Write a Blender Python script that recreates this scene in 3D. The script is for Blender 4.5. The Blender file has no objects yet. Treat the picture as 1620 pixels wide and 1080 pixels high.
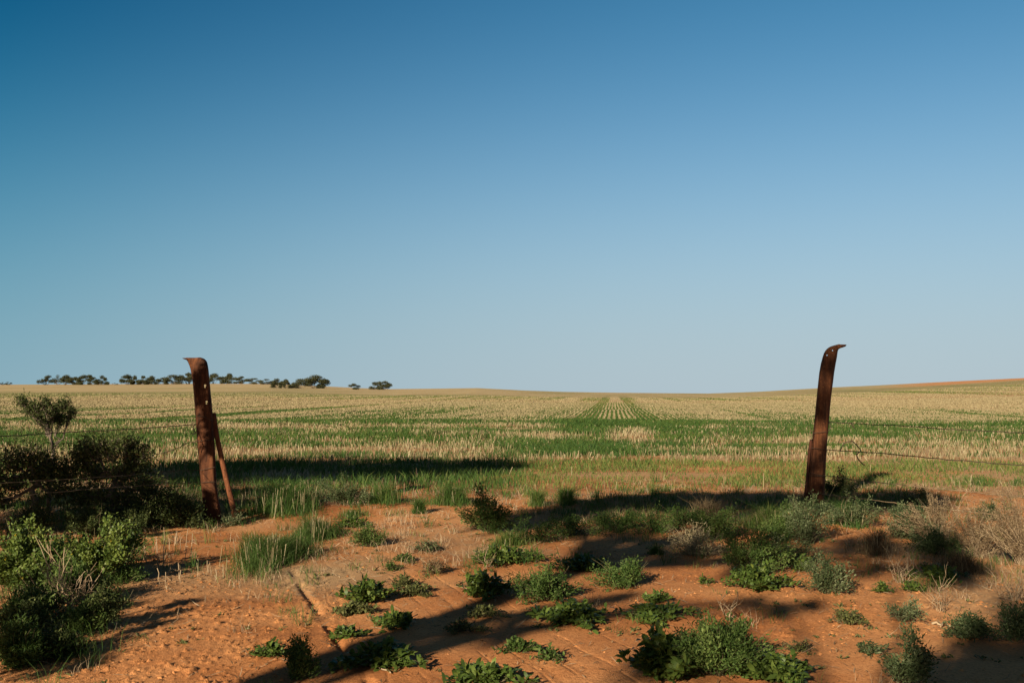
import bpy, math, random
import numpy as np
from mathutils import Vector

rng = np.random.default_rng(7)
random.seed(7)
scene = bpy.context.scene
COL = scene.collection

# ------------------------------------------------------------------ camera
F, CX, CY, HZ, CAMH = 1575.0, 810.0, 540.0, 620.0, 1.55
PITCH = math.atan((HZ - CY) / F)
cam = bpy.data.cameras.new('camera')
cam.sensor_width = 36.0
cam.lens = 36.0 * F / 1620.0
cam.clip_start = 0.05
cam.clip_end = 9000.0
cam_ob = bpy.data.objects.new('camera', cam)
COL.objects.link(cam_ob)
cam_ob.location = (0, 0, CAMH)
cam_ob.rotation_euler = (math.pi / 2 + PITCH, 0, 0)
scene.camera = cam_ob
CP, SP = math.cos(PITCH), math.sin(PITCH)

def ray(px, py):
    xc, yc = (px - CX) / F, (CY - py) / F
    return np.array([xc, CP - yc * SP, SP + yc * CP])

def at(px, py, y):
    """point of the line of sight at depth y"""
    r = ray(px, py)
    return np.array([0, 0, CAMH]) + r * (y / r[1])

# ------------------------------------------------------------------ light
AZ, EL = math.radians(27.0), math.radians(21.0)
TEL = math.tan(EL)
SH = np.array([math.sin(AZ), math.cos(AZ)])       # the way shadows fall
ldir = Vector((SH[0] * math.cos(EL), SH[1] * math.cos(EL), -math.sin(EL)))
sun = bpy.data.lights.new('sun', 'SUN')
sun.energy = 5.0
sun.angle = math.radians(0.53)
sun.color = (1.0, 0.84, 0.63)
so = bpy.data.objects.new('sun', sun)
so.rotation_euler = ldir.to_track_quat('-Z', 'Y').to_euler()
so.location = (-20, -30, 20)
COL.objects.link(so)

world = bpy.data.worlds.new('World')
scene.world = world
world.use_nodes = True
nt = world.node_tree
bg = nt.nodes['Background']
sky = nt.nodes.new('ShaderNodeTexSky')
sky.sky_type = 'NISHITA'
sky.sun_disc = False
sky.sun_elevation = EL
sky.sun_rotation = AZ + math.pi
sky.air_density, sky.dust_density, sky.ozone_density, sky.altitude = 0.8, 0.3, 6.0, 0.0

def wmath(op, a, b=None, clamp=False):
    n = nt.nodes.new('ShaderNodeMath'); n.operation = op; n.use_clamp = clamp
    for k, v in enumerate((a, b)):
        if v is None: continue
        if isinstance(v, (int, float)): n.inputs[k].default_value = v
        else: nt.links.new(v, n.inputs[k])
    return n.outputs[0]
def wmix(kind, f, a, b):
    n = nt.nodes.new('ShaderNodeMix'); n.data_type = 'RGBA'; n.blend_type = kind
    for k, v in ((0, f), (6, a), (7, b)):
        if isinstance(v, (int, float, tuple)): n.inputs[k].default_value = v
        else: nt.links.new(v, n.inputs[k])
    return n.outputs[2]
tc = nt.nodes.new('ShaderNodeTexCoord')
sx = nt.nodes.new('ShaderNodeSeparateXYZ')
nt.links.new(tc.outputs['Generated'], sx.inputs[0])
graded = wmix('MULTIPLY', 1.0, sky.outputs[0], (0.40, 1.11, 0.96, 1))
# away from the picture's side of the sky (towards the sun and overhead) the colour is dimmed and less blue, set to weaken ambient fill in shadows
fr = wmath('SUBTRACT', sx.outputs[1], wmath('MULTIPLY', sx.outputs[2], 0.55))
fr = wmath('MULTIPLY', wmath('ADD', fr, 0.15), 1.9, True)
graded = wmix('MIX', fr, wmix('MULTIPLY', 1.0, sky.outputs[0], (0.42, 0.40, 0.30, 1)), graded)
# haze of the horizon: pale blue grey, fading out within some 15 degrees
zz = wmath('MAXIMUM', sx.outputs[2], 0.0)
zq = wmath('MULTIPLY', zz, 4.3)
hz = wmath('POWER', 2.718, wmath('MULTIPLY', wmath('MULTIPLY', zq, zq), -1.0))
hz = wmath('MULTIPLY', hz, 0.95)
c1 = wmix('MIX', hz, graded, (4.6, 5.4, 6.0, 1))
# the dark polarised band of a clear sky, about 90 degrees from the sun
pd = nt.nodes.new('ShaderNodeVectorMath'); pd.operation = 'DOT_PRODUCT'
nt.links.new(tc.outputs['Generated'], pd.inputs[0])
v = Vector((-0.72, 0.62, 0.62)).normalized()
pd.inputs[1].default_value = v
band = wmath('POWER', wmath('MAXIMUM', pd.outputs['Value'], 0.0), 4.6)
band = wmath('MULTIPLY', band, 1.35, True)
c2 = wmix('MULTIPLY', band, c1, (0.0, 0.47, 0.62, 1))
nt.links.new(c2, bg.inputs[0])
bg.inputs[1].default_value = 0.05

scene.view_settings.view_transform = 'Standard'
scene.view_settings.look = 'None'
scene.view_settings.gamma = 1.0
scene.view_settings.exposure = 1.0
scene.render.engine = 'CYCLES'
scene.cycles.max_bounces = 5
scene.cycles.diffuse_bounces = 2
scene.cycles.transparent_max_bounces = 4

# ------------------------------------------------------------------ numpy noise
class Noise2:
    def __init__(self, seed):
        self.t = np.random.default_rng(seed).random((256, 256))
    def v(self, x, y):
        xi, yi = np.floor(x).astype(int), np.floor(y).astype(int)
        fx, fy = x - xi, y - yi
        fx, fy = fx * fx * (3 - 2 * fx), fy * fy * (3 - 2 * fy)
        t = self.t
        a, b = t[xi & 255, yi & 255], t[(xi + 1) & 255, yi & 255]
        c, d = t[xi & 255, (yi + 1) & 255], t[(xi + 1) & 255, (yi + 1) & 255]
        return (a * (1 - fx) + b * fx) * (1 - fy) + (c * (1 - fx) + d * fx) * fy
    def fbm(self, x, y, n=4):
        s, a, tot = 0.0, 1.0, 0.0
        for k in range(n):
            s = s + a * self.v(x * 2 ** k + 17.3 * k, y * 2 ** k + 9.1 * k); tot += a; a *= 0.5
        return s / tot
N1, N2, N3 = Noise2(1), Noise2(2), Noise2(3)

def sstep(a, b, x):
    t = np.clip((x - a) / (b - a), 0, 1)
    return t * t * (3 - 2 * t)

# ------------------------------------------------------------------ terrain
EX = np.array([-3000, -600, 0, 300, 430, 521, 567, 617, 690, 755, 830, 895, 970, 1050, 1120, 1200, 1260, 1317, 1390, 1459, 1540, 1620, 2000, 4000])
EY = np.array([606, 607, 608.3, 606.8, 607, 611.2, 613.5, 615.2, 614.5, 613.6, 617.4, 619.6, 620.8, 621.6, 622.2, 619.3, 615.8, 612.5, 609.2, 605.6, 601.5, 597.8, 590, 588.])
TRK = np.array([0.55, -1.66]); TRK /= np.linalg.norm(TRK)

def crest(px):
    D = np.interp(px, [-500, 300, 700, 970, 1250, 1620, 2200], [560, 560, 520, 480, 400, 300, 280])
    ye = np.interp(px, EX, EY)
    return D, 1.55 + D * (HZ - ye) / F

def height(x, y, fine=True):
    x = np.asarray(x, float); y = np.asarray(y, float)
    r = np.hypot(x, y)
    yy = np.where(y > 0.05 * r + 1e-6, y, 0.05 * r + 1e-6)
    px = np.clip(CX + F * x / yy, -3000, 4000)
    D, zc = crest(px)
    dep = np.where(y > 0, y, 0)
    s = np.clip((dep - 45) / (D - 45), 0, 1)
    z = zc * s * s * (2.2 - 1.2 * s)
    z = z - np.maximum(dep - D, 0) * 0.012
    z = z + (N1.fbm(x * 0.22, y * 0.22, 3) - 0.5) * 0.14 * sstep(3, 8, r) * (1 - sstep(40, 160, r))
    if fine:
        f = 1 - sstep(14, 24, r)
        m = f * (N2.fbm(x * 1.1, y * 1.1, 2) - 0.5) * 0.03
        rough = sstep(0.48, 0.68, N3.fbm(x * 0.55 + 5, y * 0.55, 2) + 0.22 * sstep(-0.6, -2.0, x) * (1 - sstep(9, 12, y)) - 0.08)
        cl = np.maximum(N1.fbm(x * 21, y * 21, 3) - 0.66, 0) * 0.08 + np.maximum(N2.fbm(x * 34, y * 34, 2) - 0.70, 0) * 0.12 + (N1.fbm(x * 7, y * 7, 2) - .5) * 0.007
        m = m + f * rough * cl
        m = m + f * (N3.fbm(x * 26, y * 26, 2) - 0.5) * 0.0035
        # wheel tracks running through the gateway
        u = x * -TRK[1] + y * TRK[0]
        t = x * TRK[0] + y * TRK[1]
        u = u + (N1.v(t * 0.8, t * 0 + 3.3) - 0.5) * 0.12
        for u0, dp in ((0.98, .022), (1.18, .006), (1.42, .007), (1.75, .008), (1.95, .009), (2.12, .009), (2.3, .007), (2.62, .009), (2.8, .006)):
            k = np.exp(-((u - u0) / 0.028) ** 2) * dp * (1 if u0 < 1 else 0.45)
            k = k * (0.25 + sstep(0.4, 0.6, N2.v(t * 3 + u0 * 9, t * 0 + u0 * 31)))
            m = m - f * k * sstep(11.5, 9.5, y)
        z = z + m
    return z

def h1(x, y):
    return float(height(np.array([x]), np.array([y]))[0])

def G(px, py):
    """where the line of sight meets the ground"""
    r = ray(px, py)
    if r[2] > -0.012:
        ys = np.concatenate([np.linspace(60, 700, 2000)])
        P = np.array([0, 0, CAMH])[None] + r[None] * (ys / r[1])[:, None]
        d = P[:, 2] - height(P[:, 0], P[:, 1], False)
        k = np.where(d < 0)[0]
        y = ys[k[0]] if len(k) else ys[np.argmin(d)]
        p = np.array([0, 0, CAMH]) + r * (y / r[1])
        p[2] = h1(p[0], p[1])
        return p
    t = -CAMH / r[2]
    for _ in range(3):
        p = np.array([0, 0, CAMH]) + r * t
        t = (h1(p[0], p[1]) - CAMH) / r[2]
    p = np.array([0, 0, CAMH]) + r * t
    p[2] = h1(p[0], p[1])
    return p

def pxs(x, y):
    return CX + F * x / y, HZ + CAMH * F / y

# rows of the paddock run to a vanishing point at px 970
RA = math.atan((970 - CX) / F)
def rows(x, y):
    return x * math.cos(RA) - y * math.sin(RA), x * math.sin(RA) + y * math.cos(RA)

def bump(v, c, h):
    return np.clip(1.3 - np.abs(v - c) / h, 0, 1)

def green_amount(x, y):
    """share of green growth against stubble, 0..1 (what grows where)"""
    px, py = pxs(x, y)
    s, t = rows(x, y)
    n = N1.fbm(x * 0.16, y * 0.42 + 40, 3)
    n2 = N2.fbm(x * 0.7, y * 1.2, 3)
    yr = y - 0.03 * x
    g = 0.44 + (n - 0.5) * 0.9 + (n2 - 0.5) * 1.0 + (N3.v(yr * 0.95 + 4, x * 0.035) - .5) * 1.15 + (N2.v(yr * 3.33, x * 0.06) - .5) * 0.7
    def box(p0, p1, y0, y1, w, e=60, ey=4):
        return w * sstep(p0 - e, p0 + e, px) * (1 - sstep(p1 - e, p1 + e, px)) * sstep(y0 - ey, y0 + ey, py) * (1 - sstep(y1 - ey, y1 + ey, py))
    g = g + box(-300, 900, 656, 668, 0.42) - box(-300, 860, 670, 682, 0.3) + box(-300, 720, 686, 703, 0.48) - box(-300, 800, 706, 722, 0.45)
    g = g + box(905, 1110, 666, 678, 0.75, 12, 2) + box(890, 965, 660, 712, 0.5, 20) + box(1030, 1110, 664, 705, 0.5, 20) - box(960, 1035, 682, 697, 0.4, 15)
    g = g + box(1110, 1800, 664, 671, 0.35) + box(1110, 1800, 678, 690, 0.18) - box(1000, 1800, 706, 727, 0.28)
    g = g + box(840, 1900, 731, 765, 0.95, 60, 4) + box(840, 1000, 700, 725, 0.25, 40)
    g = g + box(300, 820, 728, 790, 0.6, 60, 6)
    # the two green strips beside the straight rows up the middle
    far = sstep(50, 54, t)
    strip = np.maximum(sstep(-2.3, -1.9, s) * (1 - sstep(-0.95, -0.75, s)), sstep(1.3, 1.45, s) * (1 - sstep(2.3, 2.6, s)))
    core = sstep(-0.8, -0.7, s) * (1 - sstep(1.3, 1.4, s))
    near_col = 1 - sstep(3, 9, np.abs(s - 0.2))
    gf = 0.40 + (N3.fbm(s * 0.12, t * 0.012, 3) - 0.5) * 0.7 + (n2 - 0.5) * 0.25 + (N1.v(s * 0.8 + 50, t * 0.004) - .5) * 1.15 + (N2.v(s * 3.33, t * 0.012) - .5) * 0.6 + (N3.v(s * 0.3 + 7, t * 0.003) - .5) * 0.6 + strip * 0.8 - core * 0.7 - near_col * 0.12
    gf = gf + core * 0.62 * (1 - sstep(110, 150, t)) - 0.22 * sstep(75, 110, t) * (1 - strip)
    gf = gf + sstep(95, 150, t) * (0.22 * near_col + 0.10) + 0.25 * np.exp(-((t - 185) / 28) ** 2) - 0.28 * np.exp(-((t - 120) / 30) ** 2)
    return np.clip(g * (1 - far) + gf * far, 0, 1)

# ------------------------------------------------------------------ mesh builder
class MB:
    def __init__(self):
        self.v, self.f3, self.f4, self.t, self.n = [], [], [], [], 0
    def add(self, v, f3=None, f4=None, tint=None):
        v = np.asarray(v, np.float32).reshape(-1, 3)
        if f3 is not None and len(f3): self.f3.append(np.asarray(f3, np.int64).reshape(-1, 3) + self.n)
        if f4 is not None and len(f4): self.f4.append(np.asarray(f4, np.int64).reshape(-1, 4) + self.n)
        if tint is None: tint = np.full(len(v), 0.5)
        self.v.append(v); self.t.append(np.broadcast_to(np.asarray(tint, np.float32), (len(v),)))
        self.n += len(v)
    def build(self, name, mat, parent=None, smooth=False, loc=None):
        me = bpy.data.meshes.new(name)
        v = np.concatenate(self.v) if self.v else np.zeros((0, 3), np.float32)
        if loc is not None: v = v - np.asarray(loc, np.float32)
        f3 = np.concatenate(self.f3) if self.f3 else np.zeros((0, 3), np.int64)
        f4 = np.concatenate(self.f4) if self.f4 else np.zeros((0, 4), np.int64)
        me.vertices.add(len(v)); me.vertices.foreach_set('co', v.ravel())
        nl = f3.size + f4.size
        me.loops.add(nl)
        me.loops.foreach_set('vertex_index', np.concatenate([f3.ravel(), f4.ravel()]).astype(np.int32))
        npoly = len(f3) + len(f4)
        me.polygons.add(npoly)
        st = np.concatenate([np.arange(len(f3)) * 3, f3.size + np.arange(len(f4)) * 4]).astype(np.int32)
        me.polygons.foreach_set('loop_start', st)
        if smooth: me.polygons.foreach_set('use_smooth', np.ones(npoly, bool))
        a = me.attributes.new('tint', 'FLOAT', 'POINT')
        a.data.foreach_set('value', np.concatenate(self.t).astype(np.float32))
        me.update(calc_edges=True)
        me.validate()
        o = bpy.data.objects.new(name, me)
        COL.objects.link(o)
        if mat: me.materials.append(mat)
        if loc is not None: o.location = loc
        if parent: o.parent = parent
        return o

def tag(o, label, cat, group=None, kind=None):
    o['label'] = label; o['category'] = cat
    if group: o['group'] = group
    if kind: o['kind'] = kind
    return o

def empty(name, loc):
    o = bpy.data.objects.new(name, None)
    o.empty_display_size = 0.1
    o.location = loc
    COL.objects.link(o)
    return o

def unit(a):
    return a / np.maximum(np.linalg.norm(a, axis=-1, keepdims=True), 1e-9)

def leaves(mb, P, D, L, W, curl=0.15, fold=0.12, tint=None, r=rng, up=None):
    """leaf blades of six corners each: base P, direction D"""
    n = len(P)
    if n == 0: return
    D = unit(np.asarray(D, float))
    A = r.normal(size=(n, 3)) if up is None else np.asarray(up, float) + r.normal(size=(n, 3)) * 0.35
    S = unit(np.cross(D, A)); Nn = np.cross(S, D)
    L = np.broadcast_to(L, (n,))[:, None]; W = np.broadcast_to(W, (n,))[:, None] * 0.5
    c = np.broadcast_to(curl, (n,))[:, None] * L
    V = np.empty((n, 6, 3))
    V[:, 0] = P
    V[:, 1] = P + D * L * 0.34 + S * W + Nn * (c * 0.3 + W * fold)
    V[:, 2] = P + D * L * 0.34 - S * W + Nn * (c * 0.3 + W * fold)
    V[:, 3] = P + D * L * 0.72 + S * W * 0.78 + Nn * (c * 0.15 + W * fold)
    V[:, 4] = P + D * L * 0.72 - S * W * 0.78 + Nn * (c * 0.15 + W * fold)
    V[:, 5] = P + D * L - Nn * c * 0.8
    b = np.arange(n)[:, None] * 6
    f3 = np.concatenate([b + [0, 1, 2], b + [3, 5, 4]])
    f4 = b + [1, 3, 4, 2]
    t = (r.random(n) if tint is None else np.broadcast_to(tint, (n,)))
    mb.add(V.reshape(-1, 3), f3, f4, np.repeat(t, 6))

def blades(mb, P, H, W, lean, tint, r=rng, segs=1, yaw=None):
    """upright grass blades or stalks: flat tapering strips"""
    n = len(P)
    if n == 0: return
    yaw = r.random(n) * 2 * math.pi if yaw is None else yaw
    S = np.stack([np.cos(yaw), np.sin(yaw), np.zeros(n)], 1)
    la = r.random(n) * 2 * math.pi
    T = np.stack([np.cos(la), np.sin(la), np.zeros(n)], 1) * np.broadcast_to(lean, (n,))[:, None]
    H = np.broadcast_to(H, (n,))[:, None]; W = np.broadcast_to(W, (n,))[:, None] * 0.5
    Z = np.array([0, 0, 1.0])
    if segs == 0:      # cut stalk: a quad
        top = P + Z * H + T * H
        V = np.stack([P - S * W, P + S * W, top + S * W * 0.8, top - S * W * 0.8], 1)
        b = np.arange(n)[:, None] * 4
        mb.add(V.reshape(-1, 3), None, b + [0, 1, 2, 3], np.repeat(tint, 4))
    else:              # living blade: quad and drooping tip
        mid = P + Z * H * 0.62 + T * H * 0.35
        top = P + Z * H * 0.95 + T * H * 1.1
        V = np.stack([P - S * W, P + S * W, mid + S * W * 0.85, mid - S * W * 0.85, top], 1)
        b = np.arange(n)[:, None] * 5
        mb.add(V.reshape(-1, 3), b + [3, 2, 4], b + [0, 1, 2, 3], np.repeat(tint, 5))

def tube(mb, pts, rad, sides=5, tint=0.5, cap=True):
    pts = np.asarray(pts, float); m = len(pts)
    rad = np.broadcast_to(rad, (m,)).astype(float)
    d = np.gradient(pts, axis=0); d = unit(d)
    ref = np.array([0.31, 0.17, 0.93]) if abs(d[0][2]) < 0.9 else np.array([0.93, 0.31, 0.17])
    a = np.linspace(0, 2 * math.pi, sides, endpoint=False)
    s = unit(np.cross(d, ref)); u = np.cross(s, d)
    V = pts[:, None] + rad[:, None, None] * (np.cos(a)[None, :, None] * s[:, None] + np.sin(a)[None, :, None] * u[:, None])
    i = np.arange(m - 1)[:, None] * sides; j = np.arange(sides)[None]; k = (j + 1) % sides
    f4 = np.stack([i + j, i + k, i + sides + k, i + sides + j], -1).reshape(-1, 4)
    V = V.reshape(-1, 3); f3 = None
    if cap:
        V = np.concatenate([V, pts[:1], pts[-1:]])
        q = m * sides
        jj = np.arange(sides); kk = (jj + 1) % sides
        f3 = np.concatenate([np.stack([kk, jj, np.full(sides, q)], 1), np.stack([(m - 1) * sides + jj, (m - 1) * sides + kk, np.full(sides, q + 1)], 1)])
    mb.add(V, f3, f4, tint)

def bend(p0, p1, n=6, sag=0.0, jit=0.0, r=rng):
    t = np.linspace(0, 1, n)[:, None]
    P = np.asarray(p0) * (1 - t) + np.asarray(p1) * t
    P[:, 2] += sag * 4 * (t * (1 - t))[:, 0]
    if jit: P[1:-1] += r.normal(size=(n - 2, 3)) * jit
    return P

# ------------------------------------------------------------------ materials
def nodes_of(m):
    m.use_nodes = True
    n = m.node_tree; n.nodes.clear()
    return n
def lnk(n, a, b): n.links.new(a, b)
def N(n, t, **k):
    x = n.nodes.new(t)
    for a, b in k.items(): setattr(x, a, b)
    return x
def mixc(n, f, a, b, kind='MIX'):
    x = N(n, 'ShaderNodeMix', data_type='RGBA', blend_type=kind)
    for i, v in ((0, f), (6, a), (7, b)):
        if isinstance(v, (int, float)): x.inputs[i].default_value = v
        elif isinstance(v, tuple): x.inputs[i].default_value = v if len(v) == 4 else v + (1,)
        else: lnk(n, v, x.inputs[i])
    return x.outputs[2]
def ramp(n, f, stops):
    x = N(n, 'ShaderNodeValToRGB')
    cr = x.color_ramp
    while len(cr.elements) < len(stops): cr.elements.new(0.5)
    for e, (p, c) in zip(cr.elements, stops):
        e.position = p; e.color = tuple(c) + (1,) if not isinstance(c, float) else (c, c, c, 1)
    lnk(n, f, x.inputs[0])
    return x.outputs[0]
def noise(n, vec, scale, det=3, rough=0.5):
    x = N(n, 'ShaderNodeTexNoise')
    x.inputs['Scale'].default_value = scale; x.inputs['Detail'].default_value = det; x.inputs['Roughness'].default_value = rough
    lnk(n, vec, x.inputs['Vector'])
    return x.outputs['Fac']
def attr(n, name):
    x = N(n, 'ShaderNodeAttribute'); x.attribute_name = name
    return x.outputs['Fac']

def leaf_mat(name, lo, mid, hi, trans=0.25, rough=0.6, spec=0.12):
    m = bpy.data.materials.new(name); n = nodes_of(m)
    out = N(n, 'ShaderNodeOutputMaterial'); b = N(n, 'ShaderNodeBsdfPrincipled')
    col = ramp(n, attr(n, 'tint'), [(0.0, lo), (0.5, mid), (1.0, hi)])
    lnk(n, col, b.inputs['Base Color'])
    b.inputs['Roughness'].default_value = rough
    b.inputs['Specular IOR Level'].default_value = spec
    if trans > 0:
        t = N(n, 'ShaderNodeBsdfTranslucent'); lnk(n, mixc(n, 0.5, col, (0.16, 0.2, 0.02), 'MIX'), t.inputs[0])
        mx = N(n, 'ShaderNodeMixShader'); mx.inputs[0].default_value = trans
        lnk(n, b.outputs[0], mx.inputs[1]); lnk(n, t.outputs[0], mx.inputs[2])
        lnk(n, mx.outputs[0], out.inputs[0])
    else:
        lnk(n, b.outputs[0], out.inputs[0])
    return m

M = {}
M['stubble'] = leaf_mat('stubble', (0.135, 0.105, 0.055), (0.22, 0.182, 0.102), (0.31, 0.268, 0.17), 0.1, 0.8, 0.1)
M['grass'] = leaf_mat('grass', (0.032, 0.072, 0.018), (0.058, 0.108, 0.022), (0.16, 0.165, 0.05), 0.25)
M['weed'] = leaf_mat('weed', (0.038, 0.066, 0.013), (0.062, 0.100, 0.019), (0.115, 0.15, 0.030), 0.2, 0.5, 0.22)
M['olive'] = leaf_mat('olive', (0.05, 0.06, 0.02), (0.085, 0.095, 0.03), (0.15, 0.14, 0.06), 0.15)
M['grey'] = leaf_mat('grey', (0.030, 0.047, 0.018), (0.058, 0.080, 0.032), (0.14, 0.16, 0.085), 0.15)
M['feather'] = leaf_mat('feather', (0.028, 0.056, 0.012), (0.054, 0.092, 0.021), (0.112, 0.15, 0.042), 0.2)
M['shrub'] = leaf_mat('shrub', (0.020, 0.031, 0.009), (0.047, 0.062, 0.019), (0.120, 0.138, 0.046), 0.12)
M['drybush'] = leaf_mat('drybush', (0.075, 0.05, 0.027), (0.135, 0.095, 0.052), (0.24, 0.18, 0.105), 0.05, 0.8, 0.1)
M['far_crown'] = leaf_mat('far_crown', (0.028, 0.032, 0.016), (0.048, 0.052, 0.024), (0.08, 0.08, 0.036), 0.1)
M['petal'] = leaf_mat('petal', (0.6, 0.4, 0.02), (0.7, 0.5, 0.03), (0.75, 0.55, 0.05), 0.1)
M['twig'] = leaf_mat('twig', (0.16, 0.11, 0.07), (0.25, 0.18, 0.11), (0.36, 0.28, 0.18), 0.0, 0.85, 0.1)

M['stem_green'] = leaf_mat('stem_green', (0.04, 0.04, 0.02), (0.07, 0.065, 0.03), (0.13, 0.11, 0.06), 0.0, 0.8, 0.1)

def bark_mat():
    m = bpy.data.materials.new('bark'); n = nodes_of(m)
    out = N(n, 'ShaderNodeOutputMaterial'); b = N(n, 'ShaderNodeBsdfPrincipled')
    g = N(n, 'ShaderNodeNewGeometry')
    c = ramp(n, noise(n, g.outputs['Position'], 14, 4), [(0.3, (0.045, 0.034, 0.024)), (0.7, (0.15, 0.115, 0.085))])
    lnk(n, c, b.inputs['Base Color']); b.inputs['Roughness'].default_value = 0.9
    lnk(n, b.outputs[0], out.inputs[0])
    return m
M['bark'] = bark_mat()

def rust_mat(name, c0, c1, c2, sc=1.0):
    m = bpy.data.materials.new(name); n = nodes_of(m)
    out = N(n, 'ShaderNodeOutputMaterial'); b = N(n, 'ShaderNodeBsdfPrincipled')
    g = N(n, 'ShaderNodeTexCoord')
    mp = N(n, 'ShaderNodeMapping'); mp.inputs['Scale'].default_value = (1, 1, 0.22)
    lnk(n, g.outputs['Object'], mp.inputs[0])
    a = noise(n, mp.outputs[0], 11 * sc, 5, 0.62)
    f = noise(n, g.outputs['Object'], 90 * sc, 3, 0.6)
    c = ramp(n, a, [(0.32, c0), (0.5, c1), (0.68, c2)])
    c = mixc(n, 0.55, c, ramp(n, f, [(0.35, (0.45, 0.4, 0.38)), (0.62, (1.0, 1.0, 1.0))]), 'MULTIPLY')
    m2 = N(n, 'ShaderNodeMapping'); m2.inputs['Scale'].default_value = (1, 1, 0.06); lnk(n, g.outputs['Object'], m2.inputs[0])
    c = mixc(n, 0.6, c, ramp(n, noise(n, m2.outputs[0], 42 * sc, 3, 0.6), [(0.36, (0.42, 0.36, 0.33)), (0.55, (1.05, 1.0, 0.96))]), 'MULTIPLY')
    c = mixc(n, ramp(n, noise(n, g.outputs['Object'], 24 * sc, 4, 0.7), [(0.60, 0.0), (0.66, 0.8)]), c, c2)
    lnk(n, c, b.inputs['Base Color'])
    b.inputs['Roughness'].default_value = 0.78
    b.inputs['Specular IOR Level'].default_value = 0.12
    bp = N(n, 'ShaderNodeBump'); bp.inputs['Strength'].default_value = 0.5; bp.inputs['Distance'].default_value = 0.004
    lnk(n, f, bp.inputs['Height']); lnk(n, bp.outputs[0], b.inputs['Normal'])
    lnk(n, b.outputs[0], out.inputs[0])
    return m
M['rust'] = rust_mat('rust', (0.022, 0.012, 0.008), (0.075, 0.029, 0.013), (0.14, 0.056, 0.023))
M['rust_dark'] = rust_mat('rust_dark', (0.03, 0.016, 0.012), (0.085, 0.034, 0.02), (0.14, 0.055, 0.03))
M['rod'] = rust_mat('rod', (0.08, 0.03, 0.015), (0.15, 0.057, 0.026), (0.21, 0.088, 0.04))
M['wire'] = rust_mat('wire', (0.03, 0.022, 0.018), (0.06, 0.045, 0.033), (0.11, 0.085, 0.06))
M['wire_pale'] = rust_mat('wire_pale', (0.12, 0.09, 0.055), (0.2, 0.15, 0.09), (0.28, 0.22, 0.14))

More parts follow.
